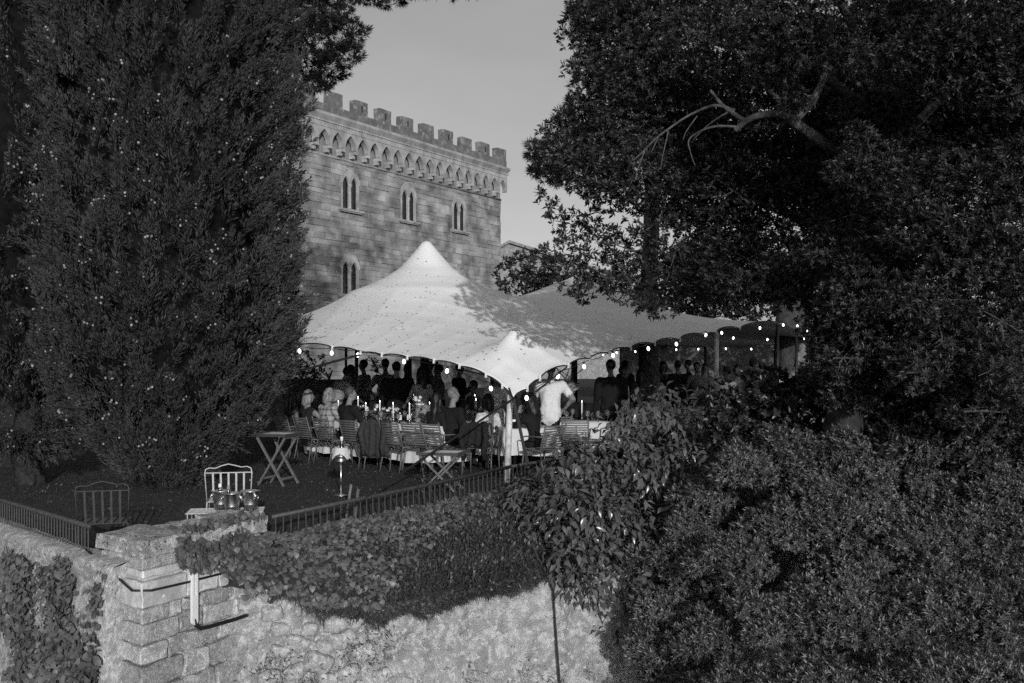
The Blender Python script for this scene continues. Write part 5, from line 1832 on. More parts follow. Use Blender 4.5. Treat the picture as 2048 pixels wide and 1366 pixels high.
sme = fuse([('cap', (-0.08, 0, 0.1), (0.08, 0, 0.1), 0.17, 0.17), ('cap', (0, 0, 0.15), (0, 0.03, 0.5), 0.2, 0.15), ('cap', (-0.15, 0, 0.52), (0.15, 0, 0.52), 0.085, 0.085), ('ball', (0, 0.05, 0.72), 0.13, (0.9, 1, 1.1)),
            ('cap', (-0.18, 0, 0.5), (-0.2, 0.16, 0.28), 0.07, 0.06), ('cap', (-0.2, 0.16, 0.28), (0, 0.24, 0.3), 0.06, 0.05), ('cap', (0.18, 0, 0.5), (0.22, 0.14, 0.28), 0.07, 0.06), ('cap', (0.22, 0.14, 0.28), (0.1, 0.26, 0.12), 0.06, 0.05),
            ('cap', (-0.1, 0.05, 0.1), (-0.12, 0.32, 0.22), 0.11, 0.08), ('cap', (-0.12, 0.32, 0.22), (-0.12, 0.3, 0.02), 0.08, 0.07), ('cap', (0.1, 0.05, 0.1), (0.13, 0.32, 0.22), 0.11, 0.08), ('cap', (0.13, 0.32, 0.22), (0.13, 0.3, 0.02), 0.08, 0.07)], 0.03)
sme.materials.append(lichen("statue_stone", 0.16, 0.22, 0.06, s=3)); sme.name = "figure"
obj("figure", sme, None, stt)
MB().box(-0.3, 0.3, -0.25, 0.4, 0.0, 0.05).build("plinth", m_lich2, stt)
# ------------------------------------------------------------------ trees and plants
def leafmat(name, v, rough=0.5, island=0.45, spec=0.35):
    return mat(name, v, rough, island=island*0.5, spec=spec, var=0.35, scale=2.2, detail=2)
m_cyp = mat("cypress_green", 0.052, 0.75, island=0.12, var=0.4, scale=3.2, detail=2, spec=0.12)
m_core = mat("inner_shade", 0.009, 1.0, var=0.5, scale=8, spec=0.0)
m_bark = mat("bark", 0.06, 0.95, var=0.5, scale=7, bump=1.0, bscale=18, spec=0.1)
m_barkp = mat("bare_bark", 0.085, 0.9, var=0.35, scale=9, bump=0.8, bscale=22, spec=0.1)
m_cone = mat("cypress_cone", 0.24, 0.8, island=0.35)

def cypress(label, x, y, rfun, H, zb, n_pl, per, seed, lean_px=None, trunk_r=0.22, core_k=0.80, trunk_top=2.0):
    t = thing("cypress_tree", label, "cypress", (x, y, 0))
    rg = np.random.default_rng(seed)
    # plume bases over the envelope, more of them low down where the camera looks
    nb = n_pl // 6
    zc_ = zb + (H - zb) * rg.beta(1.05, 1.5, nb)
    ac_ = np.where(rg.random(nb) < 0.5, rg.uniform(math.pi, 2*math.pi, nb), rg.uniform(math.pi*0.95, math.pi*3.0, nb))
    dc_ = rg.uniform(-0.18, 0.10, nb)
    which = rg.integers(0, nb, n_pl)
    r0c = np.array([max(rfun(q), 0.3) for q in zc_])
    z = zc_[which] + rg.normal(0, 0.20, n_pl)
    a = ac_[which] + rg.normal(0, 0.15, n_pl)/r0c[which]
    free = rg.random(n_pl) < 0.58
    z = np.where(free, zb + (H - zb)*rg.beta(1.05, 1.5, n_pl), z)
    z = np.where((rg.random(n_pl) < 0.05) & (zb > 0.3), zb + 0.3*rg.random(n_pl), z)
    a = np.where(free, rg.uniform(0, 2*math.pi, n_pl), a)
    dcx = np.where(free, -0.08, dc_[which])
    z = np.clip(z, zb, H)
    r0 = np.array([rfun(q) for q in z])
    lump = np.array([mnoise.noise((math.cos(q)*1.6 + seed, math.sin(q)*1.6, w*0.8)) * 0.07 for q, w in zip(a, z)])
    r = r0 * (1 + lump) + dcx - rg.uniform(0.0, 0.20, n_pl)
    r = np.maximum(r, 0.05)
    base = np.stack([np.cos(a)*r, np.sin(a)*r, z], axis=1)
    outw = np.stack([np.cos(a), np.sin(a), np.zeros(n_pl)], axis=1)
    axis = unit(outw*rg.uniform(0.4, 1.1, n_pl)[:, None] + np.array([0, 0, 1.0]) + 0.32*rg.normal(size=(n_pl, 3)))
    low_ = (z < zb + 0.35) & (zb > 0.3)      # the lowest sprays spread and hang
    r_in = np.sqrt(rg.random(n_pl))
    base[low_, :2] *= r_in[low_, None]
    axis[low_] = unit(outw[low_]*0.9 + np.array([0, 0, -0.25]) + 0.3*rg.normal(size=(int(low_.sum()), 3)))
    Lp = rg.uniform(0.22, 0.62, n_pl)
    # scale-leaf sprays up each plume
    k = rg.random((n_pl, per)) ** 0.8
    th = rg.uniform(0, 2*math.pi, (n_pl, per))
    s1 = unit(np.cross(axis, rand_dirs(n_pl))); s2 = np.cross(axis, s1)
    rad = s1[:, None, :]*np.cos(th)[..., None] + s2[:, None, :]*np.sin(th)[..., None]
    wid = (0.09*np.sin(np.clip(k*1.15 + 0.1, 0, 1)*math.pi)**0.8 + 0.012)
    pos = base[:, None, :] + axis[:, None, :]*(k*Lp[:, None])[..., None] + rad*(wid*rg.uniform(0.15, 1.0, (n_pl, per)))[..., None]
    dirs = axis[:, None, :]*1.25 + rad*0.6 + 0.18*rg.normal(size=(n_pl, per, 3))
    pos = pos.reshape(-1, 3); dirs = dirs.reshape(-1, 3)
    N = len(pos)
    V, F = diamond_arrays(pos, dirs, rand_dirs(N), rg.uniform(0.04, 0.09, N), rg.uniform(0.010, 0.019, N))
    crown = obj("crown", np_mesh("crown", V, F, m_cyp), None, t)
    # solid near-black core put in as the shade between the plumes
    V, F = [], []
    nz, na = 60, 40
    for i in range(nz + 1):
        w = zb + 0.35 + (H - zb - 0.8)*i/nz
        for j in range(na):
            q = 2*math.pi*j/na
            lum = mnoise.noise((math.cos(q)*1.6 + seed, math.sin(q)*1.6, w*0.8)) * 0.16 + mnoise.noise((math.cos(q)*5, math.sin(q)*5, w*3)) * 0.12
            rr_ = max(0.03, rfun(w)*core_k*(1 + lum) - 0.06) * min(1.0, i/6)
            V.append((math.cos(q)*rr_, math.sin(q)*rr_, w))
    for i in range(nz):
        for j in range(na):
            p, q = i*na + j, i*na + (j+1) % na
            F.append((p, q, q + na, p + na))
    obj("shade_core", np_mesh("shade_core", V, F, m_core), None, crown)
    # cones
    nc = int(n_pl*0.19)
    sel = rg.integers(0, n_pl, nc)
    cp = base[sel] + axis[sel]*(Lp[sel]*rg.uniform(0.4, 1.0, nc))[:, None] + outw[sel]*0.10 + rg.normal(size=(nc, 3))*0.02
    cl = np.repeat(cp, rg.integers(1, 4, nc), axis=0)
    cl = cl + rg.normal(size=cl.shape)*0.035
    ball = MB().ball((0, 0, 0), 1.0, 5, 3)
    bv = np.array(ball.v); bf = [f_ for f_ in ball.f]
    cm = MB()
    rs_ = rg.uniform(0.012, 0.021, len(cl))
    for c_, r_ in zip(cl, rs_):
        cm.add(bv*r_ + c_, bf)
    props(cm.build("cones", m_cone, crown, True), kind="stuff")
    q = MB()
    pts, rs2 = [], []
    for i in range(8):
        w = trunk_top*i/7 - 0.1
        pts.append((0.04*math.sin(i*1.3), 0.03*math.cos(i), w)); rs2.append(trunk_r*(1.15 - 0.1*i if i < 3 else 0.92))
    q.tube(pts, rs2, 22)
    for i, v in enumerate(q.v):
        nv = mnoise.noise_vector(Vector((v[0]*9, v[1]*9, v[2]*2.5)))
        q.v[i] = (v[0] + nv.x*0.07, v[1] + nv.y*0.07, v[2])
    q.build("trunk", mat("cypress_bark", 0.03, 0.95, var=0.6, scale=9, bump=1.0, bscale=20, spec=0.1), t, True)
    return t
def interp(pts):
    xs, ys = [p[0] for p in pts], [p[1] for p in pts]
    return lambda z: float(np.interp(z, xs, ys))
rc1 = interp([(0, 0.5), (0.25, 0.75), (0.6, 1.05), (1.0, 1.30), (1.5, 1.58), (2.0, 1.8), (3, 1.93), (4.5, 1.84), (7.5, 1.86), (9, 1.65), (11, 0.8), (12, 0.1)])
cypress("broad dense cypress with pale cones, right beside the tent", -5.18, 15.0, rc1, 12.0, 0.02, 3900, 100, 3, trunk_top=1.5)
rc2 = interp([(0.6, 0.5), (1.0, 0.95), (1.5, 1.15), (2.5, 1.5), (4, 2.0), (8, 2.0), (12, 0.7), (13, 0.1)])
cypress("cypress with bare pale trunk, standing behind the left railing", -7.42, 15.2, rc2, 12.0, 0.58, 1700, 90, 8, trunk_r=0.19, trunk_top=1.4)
rc3 = interp([(0.1, 0.6), (1.0, 1.2), (2.5, 1.6), (6, 1.7), (9, 1.3), (12, 0.1)])
cypress("third cypress, half hidden behind the two in front", -10.6, 18.5, rc3, 12, 0.1, 500, 70, 15)

# ---- limb helper ---------------------------------------------------
def limb(mb, pts, r0, r1, n=8, wob=0.0, seed=0):
    pts = [Vector(p) for p in pts]
    out, rs = [], []
    m = 6
    for i in range(len(pts) - 1):
        p0, p1, p2, p3 = pts[max(i-1, 0)], pts[i], pts[i+1], pts[min(i+2, len(pts)-1)]
        for j in range(m):
            k = j/m
            q = 0.5*((2*p1) + (p2 - p0)*k + (2*p0 - 5*p1 + 4*p2 - p3)*k*k + (3*p1 - p0 - 3*p2 + p3)*k**3)
            out.append(q + mnoise.noise_vector(q*3 + Vector((seed, 0, 0)))*wob)
    out.append(pts[-1])
    L = len(out)
    rs = [r0 + (r1 - r0)*(i/(L-1))**0.8 for i in range(L)]
    o = len(mb.v)
    mb.tube(out, rs, n)
    return mb

# ---- holm oak on the right ----------------------------------------
m_oak = leafmat("oak_leaf", 0.031, 0.5, 0.5, 0.35)
oak = thing("holm_oak", "large evergreen oak with a bare pale limb, overhanging the tent", "oak tree", (4.0, 12.2, -3.2))
oO = Vector((4.0, 12.2, -3.2))
tk = MB()
limb(tk, [P(1690, 1180, 12.2), P(1688, 930, 12.2), P(1690, 800, 12.2), P(1700, 700, 12.25), P(1735, 560, 12.4), P(1760, 400, 12.6), P(1790, 200, 12.8), P(1800, 0, 13.0)], 0.27, 0.12, 12, 0.03)
for i, v in enumerate(tk.v):
    nv = mnoise.noise_vector(Vector(v)*3.1)
    tk.v[i] = (v[0] + nv.x*0.05 - oO.x, v[1] + nv.y*0.05 - oO.y, v[2] - oO.z)
tk.build("trunk", mat('oak_bark', 0.035, 0.95, var=0.5, scale=7, bump=1.0, bscale=16, spec=0.1), oak, True)
def oak_limb(pts, r0, r1, m=m_bark, name="limb", wob=0.03, seed=0):
    q = limb(MB(), [Vector(p) - oO for p in pts], r0, r1, 7, wob, seed)
    return q.build(name, m, oak, True)
# the bare limb and its forks
oak_limb([P(1750, 330, 12.6), P(1670, 300, 12.2), P(1590, 245, 11.9), P(1555, 228, 11.9), P(1500, 238, 11.9), P(1470, 262, 11.9)], 0.085, 0.035, m_barkp, "bare_limb", 0.02)
for i, (pts, a, b) in enumerate([
    ([(1490, 243), (1450, 215), (1420, 180)], 0.035, 0.018), ([(1470, 222), (1430, 210), (1390, 225), (1350, 250), (1318, 272), (1290, 300), (1265, 322)], 0.022, 0.006),
    ([(1470, 253), (1430, 253), (1395, 265), (1378, 280), (1380, 300), (1390, 330)], 0.018, 0.005), ([(1455, 225), (1415, 250), (1385, 280)], 0.014, 0.006),
    ([(1335, 262), (1328, 300), (1322, 340)], 0.010, 0.004), ([(1290, 300), (1275, 345), (1272, 360)], 0.008, 0.004), ([(1318, 272), (1302, 305)], 0.008, 0.004), ([(1395, 232), (1372, 262), (1366, 280)], 0.009, 0.004),
    ([(1560, 228), (1570, 180), (1565, 140)], 0.045, 0.03), ([(1560, 200), (1530, 170), (1510, 140)], 0.03, 0.02), ([(1590, 240), (1640, 180), (1650, 100)], 0.06, 0.04)]):
    oak_limb([P(x, y, 11.9) for x, y in pts], a, b, m_barkp, "bare_twig", 0.015, i)
for i, (a, b, c) in enumerate([((1780, 250, 12.8), (1600, 120, 13), (1400, 80, 13.2)), ((1770, 300, 12.7), (1880, 200, 12.0), (1980, 120, 11.2)),
                               ((1720, 600, 12.3), (1850, 480, 11.7), (1960, 420, 11.2)), ((1790, 180, 12.8), (1690, 30, 12.6), (1640, -100, 12.4))]):
    oak_limb([P(*a), P(*b), P(*c)], 0.09, 0.03, m_bark, "limb", 0.05, i + 30)
# clumps of foliage: px, py, depth, radii in metres, tips per clump
clumps = []
def C_(px, py, d, r, n, flat=0.7): clumps.append((P(px, py, d), (r, r, r*flat), n if d < 13.55 else int(n*0.62)))
rk = random.Random(21)
# left silhouette, from the top down
for px, py, r in [(1225, -30, 0.7), (1200, 60, 0.6), (1250, 90, 0.7), (1185, 140, 0.42), (1240, 190, 0.7), (1180, 235, 0.5), (1130, 270, 0.38), (1120, 310, 0.42), (1180, 330, 0.6),
                  (1330, 40, 0.8), (1300, 140, 0.8), (1260, 280, 0.7), (1215, 380, 0.42), (1390, 110, 0.8), (1350, 200, 0.7), (1290, 350, 0.6), (1420, -10, 0.8)]:
    C_(px, py, 13.6 + rk.uniform(-0.5, 0.6), r, int(230*r*r/0.36))
# sparse twigs against the sky
for px, py, r, n in [(1100, 415, 0.22, 26), (1130, 445, 0.25, 30), (1170, 430, 0.26, 40), (1150, 490, 0.32, 60), (1205, 470, 0.3, 50), (1110, 500, 0.22, 24), (1260, 500, 0.4, 90), (1200, 540, 0.4, 110), (1150, 570, 0.24, 40),
                     (1165, 590, 0.18, 26), (1250, 590, 0.24, 40), (1230, 555, 0.35, 80), (1335, 545, 0.5, 130), (1420, 560, 0.45, 110), (1500, 570, 0.45, 110), (1580, 580, 0.4, 90), (1330, 615, 0.22, 40), (1290, 610, 0.22, 36), (1080, 385, 0.1, 8), (1330, 400, 0.4, 90), (1310, 450, 0.4, 70), (1370, 480, 0.5, 130)]:
    C_(px, py, 14.3 + rk.uniform(-0.4, 0.4), r*1.1, n)
# dark middle, behind the bare limb
for _ in range(60):
    px, py = rk.uniform(1230, 1760), rk.uniform(-40, 640)
    if py > 420 and px < 1330: continue
    if py > 500 and px < 1690: continue
    C_(px, py, rk.uniform(13.6, 15.5), rk.uniform(0.55, 0.85), 190)
for _ in range(80):
    C_(rk.uniform(1350, 1900), rk.uniform(60, 560), rk.uniform(14.6, 17.0), rk.uniform(0.55, 0.75), 190)
for _ in range(30):
    C_(rk.uniform(1720, 2110), rk.uniform(-20, 420), rk.uniform(14.6, 17.0), rk.uniform(0.6, 0.8), 170)
# nearer sunlit pads
for px, py, d, r, n in [(1560, 60, 11.6, 0.55, 300), (1480, 40, 11.8, 0.45, 200), (1620, 20, 11.4, 0.5, 220), (1520, 130, 11.7, 0.35, 130), (1600, 120, 11.6, 0.35, 130), (1590, 200, 11.5, 0.22, 60), (1380, 75, 12.2, 0.45, 170), (1440, 140, 12.3, 0.3, 80),
                        (1900, 80, 10.3, 0.55, 330), (1980, 60, 10.1, 0.5, 300), (2040, 130, 10.0, 0.5, 280), (1840, 110, 10.4, 0.4, 170), (1770, 140, 10.7, 0.3, 90), (1940, 150, 10.2, 0.35, 130), (2010, 190, 10.0, 0.3, 100), (1890, 175, 10.3, 0.22, 50), (1700, 115, 11.2, 0.3, 70),
                        (1690, 345, 10.8, 0.26, 100), (1740, 320, 10.8, 0.35, 120), (1720, 270, 11.0, 0.22, 60), (1800, 345, 10.6, 0.35, 110), (1850, 400, 10.4, 0.35, 120), (1910, 340, 10.3, 0.4, 150), (1980, 360, 10.1, 0.45, 200), (2040, 330, 10.0, 0.4, 170),
                        (1830, 460, 10.5, 0.4, 140), (1900, 450, 10.3, 0.4, 150), (1990, 450, 10.1, 0.45, 190), (2050, 430, 10.0, 0.45, 190)]:
    C_(px, py, d, r, n)
for _ in range(46):
    px, py = rk.uniform(1740, 2070), rk.uniform(470, 830)
    if px < 1790 and py > 640: continue
    C_(px, py, rk.uniform(10.1, 11.3), rk.uniform(0.28, 0.45), 90)
for _ in range(40):
    px, py = rk.uniform(1640, 2120), rk.uniform(-60, 760)
    if py > 600 and px < 1740: continue
    C_(px, py, rk.uniform(12.3, 14.0), rk.uniform(0.6, 0.9), 170)
for px, py in [(1440, 555), (1480, 570), (1520, 575), (1560, 580), (1600, 590), (1640, 590), (1580, 545), (1620, 550), (1540, 545), (1660, 620)]:
    C_(px, py, 13.2, 0.3, 80)
# foliage round the trunk
for _ in range(30):
    C_(rk.uniform(1640, 1770), rk.uniform(480, 770), rk.uniform(11.3, 11.75), rk.uniform(0.2, 0.34), 75)
for _ in range(16):
    C_(rk.uniform(1670, 1790), rk.uniform(520, 720), rk.uniform(10.8, 11.6), rk.uniform(0.25, 0.4), 80)
# crown beyond the frame
for _ in range(30):
    clumps.append((Vector((rk.uniform(4.6, 9.5), rk.uniform(10.2, 15.5), rk.uniform(6.6, 9.2))), (0.85, 0.85, 0.6), 90))
for _ in range(52):  # unseen clumps packed dense to keep sun off the far crowd
    clumps.append((Vector((rk.uniform(5.7, 9.2), rk.uniform(10, 14.5), rk.uniform(0.8, 6.5))), (0.9, 0.9, 0.75), 100))
# unseen clumps added overhead and to the right, to shade the crown
for _ in range(32):
    d_ = rk.uniform(5.0, 9.0)
    clumps.append((Vector((rk.uniform(3.8, 7.4), d_, rk.uniform(2.6 + 0.362*d_, 7.6))), (0.7, 0.7, 0.5), 95))
for _ in range(34):
    clumps.append((Vector((rk.uniform(6.0, 8.8), rk.uniform(6.0, 9.3), rk.uniform(4.8, 7.6))), (0.75, 0.75, 0.55), 80))
ro = random.Random(77)
for _ in range(34):      # leaves hiding the upper trunk
    py = ro.uniform(0, 480)
    C_(1800 - 0.16*py + ro.uniform(-60, 60), py, ro.uniform(11.6, 12.0), ro.uniform(0.22, 0.34), 80)
for _ in range(12):
    C_(ro.uniform(1640, 1750), ro.uniform(700, 800), ro.uniform(11.3, 11.6), ro.uniform(0.16, 0.26), 60)
for _ in range(26):
    C_(ro.uniform(1780, 2080), ro.uniform(150, 330), ro.uniform(13.6, 15.5), ro.uniform(0.55, 0.75), 190)
for _ in range(22):
    C_(ro.uniform(1380, 1720), ro.uniform(250, 520), ro.uniform(13.6, 15.0), ro.uniform(0.5, 0.7), 180)
parts = []
for c, r, n in clumps:
    p, nd = shell(c, r, n, 0.5)
    ax = nd + np.array([0, -0.1, 0.35]) + 0.35*NP.normal(size=nd.shape)
    deep = c[1] > 13.55
    parts.append(rosettes(p, ax, 7 if deep else 9, 0.095 if deep else 0.064, 0.034 if deep else 0.021, 1.25))
V, F = join_arrays(parts)
obj("crown", np_mesh("crown", V - np.array(oO), F, m_oak), None, oak)
# twigs through the crown
tw = MB()
for c, r, n in clumps:
    for _ in range(3):
        d_ = Vector(rand_dirs(1)[0])
        a = Vector(c) - oO; b = a + Vector((d_.x*r[0], d_.y*r[1], d_.z*r[2]))*0.95
        tw.tube([a - Vector((d_.x*r[0], d_.y*r[1], abs(d_.z)*r[2]))*0.4, a, b], [0.012, 0.009, 0.004], 4)
props(tw.build("twigs", m_barkp, oak), kind="stuff")

# ---- pines ---------------------------------------------------------
m_pine = leafmat("pine_needle", 0.014, 0.6, 0.4, 0.2)
def pine(label, base, trunk, tufts, groups, trunk_r):
    t = thing("pine_tree", label, "pine tree", base)
    b0 = Vector(base)
    q = limb(MB(), [Vector(p) - b0 for p in trunk], trunk_r, trunk_r*0.5, 10, 0.05)
    q.build("trunk", m_bark, t, True)
    P_, A_ = [], []
    br = MB()
    top = Vector(trunk[-1]) - b0
    for c, r, n in groups:
        c = Vector(c) - b0
        br.tube([top.lerp(c, 0.1) - Vector((0, 0, 0.4)), top.lerp(c, 0.6) + Vector((0, 0, 0.1)), c], [0.07, 0.045, 0.02], 5)
        p, nd = shell(c, r, n, 0.3)
        P_.append(p); A_.append(nd + np.array([0, 0, 0.5]))
    br.build("branches", m_bark, t)
    p, a = np.concatenate(P_), unit(np.concatenate(A_))
    per = 20
    n = len(p)
    d = unit(a[:, None, :] + 0.75*NP.normal(size=(n, per, 3)).reshape(n, per, 3)).reshape(-1, 3) if False else (a[:, None, :] + 0.75*NP.normal(size=(n, per, 3))).reshape(-1, 3)
    pos = np.repeat(p, per, axis=0)
    V, F = diamond_arrays(pos, d, rand_dirs(len(pos)), NP.uniform(0.12, 0.23, len(pos)), 0.019)
    obj("crown", np_mesh("crown", V, F, m_pine), None, t)
    return t
g = [(P(x, y, 26.5 + rk.uniform(-0.6, 0.6)), (r, r, r*0.6), int(160*r)) for x, y, r in
     [(655, 20, 0.8), (640, 80, 0.9), (690, 60, 0.65), (690, 110, 0.5), (650, 140, 0.65), (630, 165, 0.4), (600, 120, 0.8), (670, -30, 1.0), (780, -12, 0.55), (740, -30, 0.8), (820, -25, 0.5), (600, 30, 1.0)]]
g += [(Vector((rk.uniform(-9.5, -1.5), rk.uniform(24.5, 29), rk.uniform(12.2, 14.8))), (1.1, 1.1, 0.6), 70) for _ in range(20)]
pine("stone pine with dark needle clumps hanging beside the castle battlements", (-8.6, 27.0, 0), [(-8.6, 27, -0.1), (-8.5, 27, 5), (-8.0, 26.8, 10), (-7.0, 26.8, 12.5)], 0, g, 0.35)
g = [(P(x, y, 25.5 + rk.uniform(-0.8, 0.8)), (r, r, r*0.6), int(150*r)) for x, y, r in
     [(1075, 300, 0.35), (1090, 330, 0.45), (1110, 350, 0.4), (1140, 340, 0.6), (1120, 290, 0.5), (1170, 300, 0.9), (1070, 345, 0.15), (1200, 360, 0.7), (1160, 230, 0.7), (1230, 280, 1.0), (1300, 330, 1.1), (1200, 160, 0.9), (1260, 200, 1.1),
      (1165, 20, 0.4), (1160, 60, 0.35), (1195, 30, 0.7), (1250, 80, 1.0), (1380, 330, 1.1), (1350, 240, 1.1), (1450, 300, 1.2), (1430, 180, 1.2)]]
pine("dark pine behind the oak, needles against the pale sky", (3.6, 25.6, 0), [(3.6, 25.6, -0.1), (3.5, 25.6, 3), (3.6, 25.5, 6), (3.9, 25.5, 8.0)], 0, g, 0.3)

# ---- broadleaf shrubs ----------------------------------------------
def shrub(name, label, cat, base, groups, m, k, L, W, spread=1.2, up=0.6, stems=6, twig=True, inner=0.5):
    t = thing(name, label, cat, base)
    b0 = Vector(base)
    parts = []
    for c, r, n in groups:
        p, nd = shell(Vector(c) - b0, r, n, inner)
        ax = nd + np.array([0, -0.15, up]) + 0.3*NP.normal(size=nd.shape)
        parts.append(rosettes(p, ax, k, L, W, spread))
    V, F = join_arrays(parts)
    obj("foliage", np_mesh("foliage", V, F, m), None, t)
    q = MB()
    for c, r, n in groups:
        c = Vector(c) - b0
        if twig:
            q.tube([c + Vector((0.1, 0.35, -0.2)), c + Vector((0.03, 0.15, -0.12)), c, c + Vector((0, 0, r[2]*0.5))], [0.016, 0.012, 0.009, 0.005], 5)
    for j in range(0 if name == 'pittosporum_shrub' else 5):
        q.tube([Vector((RNG.uniform(-.3, .3), RNG.uniform(0, .4), 0)), Vector((RNG.uniform(-.8, .8), RNG.uniform(0.2, .8), 0.8)), Vector((RNG.uniform(-1.2, 1.2), RNG.uniform(.2, .9), 1.6))], [0.05, 0.04, 0.02], 6)
    props(q.build("stems", m_bark, t), kind="stuff")
    return t
m_pit = leafmat("pittosporum_leaf", 0.088, 0.36, 0.4, 0.4)
groups = []
mounds = [(1350, 1110, .42), (1405, 985, .42), (1480, 925, .42), (1570, 885, .45), (1690, 900, .42), (1810, 915, .5), (1940, 900, .5), (2060, 900, .5), (1455, 1110, .5), (1560, 1040, .5), (1680, 1050, .55), (1800, 1070, .5), (1930, 1050, .55), (2040, 1060, .5),
          (1410, 1260, .42), (1520, 1220, .5), (1650, 1210, .5), (1780, 1240, .5), (1900, 1200, .5), (2020, 1220, .5), (1400, 1390, .4), (1500, 1370, .45), (1620, 1360, .5), (1750, 1380, .5), (1880, 1360, .5), (2000, 1370, .5), (1630, 960, .4), (1740, 980, .4), (1870, 980, .4), (2000, 980, .42), (1330, 1200, .4), (1345, 1320, .4), (1300, 1270, .3), (1290, 1100, .3), (1380, 1060, .35), (1690, 1130, .45), (1650, 1000, .4)]
for px, py, R_ in mounds:
    f_ = (py - 850)/550
    d = 12.2 - 2.3*f_ + rk.uniform(-0.25, 0.25) + 1.2*max(0, (1480 - px)/150)
    c = P(px, py + 20, d)
    for i in range(22):
        q_ = Vector(rand_dirs(1)[0])
        if q_.y > 0.35: q_.y = -q_.y
        if q_.z < -0.5: q_.z = -q_.z
        r = rk.uniform(0.10, 0.2)
        groups.append((c + Vector((q_.x, q_.y, q_.z*0.8))*R_*rk.uniform(0.55, 0.88), (r, r, r*0.75), int(1100*r*r) + 6))
for i in range(130):
    px = rk.uniform(1380, 2120)
    top = np.interp(px, [1240, 1330, 1420, 1480, 1560, 1700, 1900, 2048, 2120], [1270, 1080, 960, 900, 890, 910, 930, 910, 900])
    py = top + (1440 - top)*rk.random() + 40
    groups.append((P(px, py, 13.9 - 2.0*(py - 850)/550), (0.5, 0.5, 0.42), 60))
shrub("pittosporum_shrub", "wide grey-green shrub of small leaf rosettes below the oak trunk", "shrub", (3.2, 9.6, -3.38), groups, m_pit, 8, 0.060, 0.018, 1.25)

# laurel: large glossy leaves; the biggest show as single parts
m_lau = leafmat("laurel_leaf", 0.085, 0.24, 0.45, 0.5)
lau = thing("laurel_bush", "glossy large-leaved laurel spilling over the terrace edge", "bush", (1.3, 12.0, -3.38))
lO = Vector((1.3, 12.0, -3.38))
lg_ = []
outline = [(1040, 985, 1060), (1080, 960, 1105), (1130, 935, 1150), (1190, 880, 1190), (1240, 830, 1250), (1290, 800, 1275), (1340, 795, 1285), (1390, 800, 1290), (1440, 830, 1280), (1480, 870, 1200)]
for i in range(120):
    px = rk.uniform(1045, 1480)
    t0 = np.interp(px, [o[0] for o in outline], [o[1] for o in outline]); t1 = np.interp(px, [o[0] for o in outline], [o[2] for o in outline])
    py = t0 + (t1 - t0)*rk.random()
    wd_ = 10.9 + 0.43*float(np.interp(px, [1050, 1170, 1341, 1480], [3.17, 4.02, 5.3, 6.4]))
    d = 13.8 + (wd_ - 0.5 - 13.8)*min(1, (py - 800)/360) - 0.25*max(0, 1 - abs(px - 1290)/160) + rk.uniform(-0.12, 0.2)
    if px < 1130: d += 1.3*(1130 - px)/90
    r = rk.uniform(0.18, 0.32)
    lg_.append((P(px, py, d), r))
B, A, U = [], [], []
for c, r in lg_:
    n = int(700*r*r)
    p, nd = shell(c, (r, r, r), n, 0.45)
    B.append(p); A.append(nd*0.8 + np.array([0, -0.45, -0.55]) + 0.45*NP.normal(size=nd.shape)); U.append(nd + np.array([0, -0.5, 0.6]))
B, A, U = np.concatenate(B), np.concatenate(A), np.concatenate(U)
Ls = NP.uniform(0.10, 0.165, len(B))
size = Ls/np.linalg.norm(B - np.array([0, 0, CAMZ]), axis=1) + 0.004*(-B[:, 1])
order = np.argsort(-size)
big, small = order[:260], order[260:]
V, F = leaf_arrays(B[small] - np.array(lO), A[small], U[small], Ls[small], Ls[small]*0.46, 0.22, 0.18)
props(obj("foliage", np_mesh("foliage", V, F, m_lau), None, lau), kind="stuff")
for j in range(6):
    pass
unit_leaf = []
for j in range(6):
    V, F = leaf_arrays(np.zeros((1, 3)), np.array([[0, 1.0, 0]]), np.array([[0, 0, 1.0]]), 1.0, 0.42 + 0.02*j, 0.14 + 0.04*j, 0.1 + 0.03*j)
    unit_leaf.append(np_mesh("leaf", V, F, mat("laurel_single_leaf", 0.085, 0.24, objrand=0.45, spec=0.5)))
for i in big:
    a = Vector(A[i]).normalized(); u_ = Vector(U[i])
    s = a.cross(u_).normalized(); n_ = s.cross(a)
    o = bpy.data.objects.new("leaf", unit_leaf[i % 6])
    link(o, lau)
    o.matrix_local = Matrix.Translation(Vector(B[i]) - lO) @ Matrix((s, a, n_)).transposed().to_4x4() @ Matrix.Scale(float(Ls[i]), 4)
q = MB()
for c, r in lg_[::2]:
    c = c - lO
    q.tube([c + Vector((0.1, 0.4, -0.5)), c + Vector((0.03, 0.2, -0.2)), c], [0.014, 0.011, 0.006], 5)
props(q.build("stems", m_bark, lau), kind="stuff")

# dark leafy understorey between pole and oak trunk
groups = []
for i in range(46):
    px, py = rk.uniform(1440, 1720), rk.uniform(760, 900)
    if py < 790 and px < 1500: continue
    groups.append((P(px, py, rk.uniform(12.6, 14.2)), (0.3, 0.3, 0.26), 42))
shrub("climber_bush", "dark climbing bush at the foot of the oak trunk", "bush", (4.0, 13.4, -3.38), groups, leafmat("climber_leaf", 0.03, 0.35), 6, 0.085, 0.05, 1.3)
groups = [(P(rk.uniform(1740, 2080), rk.uniform(760, 930), rk.uniform(11.6, 13.0)), (0.35, 0.35, 0.3), 60) for _ in range(40)] + [(P(rk.uniform(1560, 2120), rk.uniform(880, 1260), rk.uniform(13.6, 14.6)), (0.6, 0.6, 0.5), 55) for _ in range(46)]
shrub("broadleaf_bush", "broad-leaved dark bush right of the oak trunk", "bush", (5.2, 12.4, -3.38), groups, leafmat("bush_leaf", 0.035, 0.4), 7, 0.09, 0.04, 1.3)
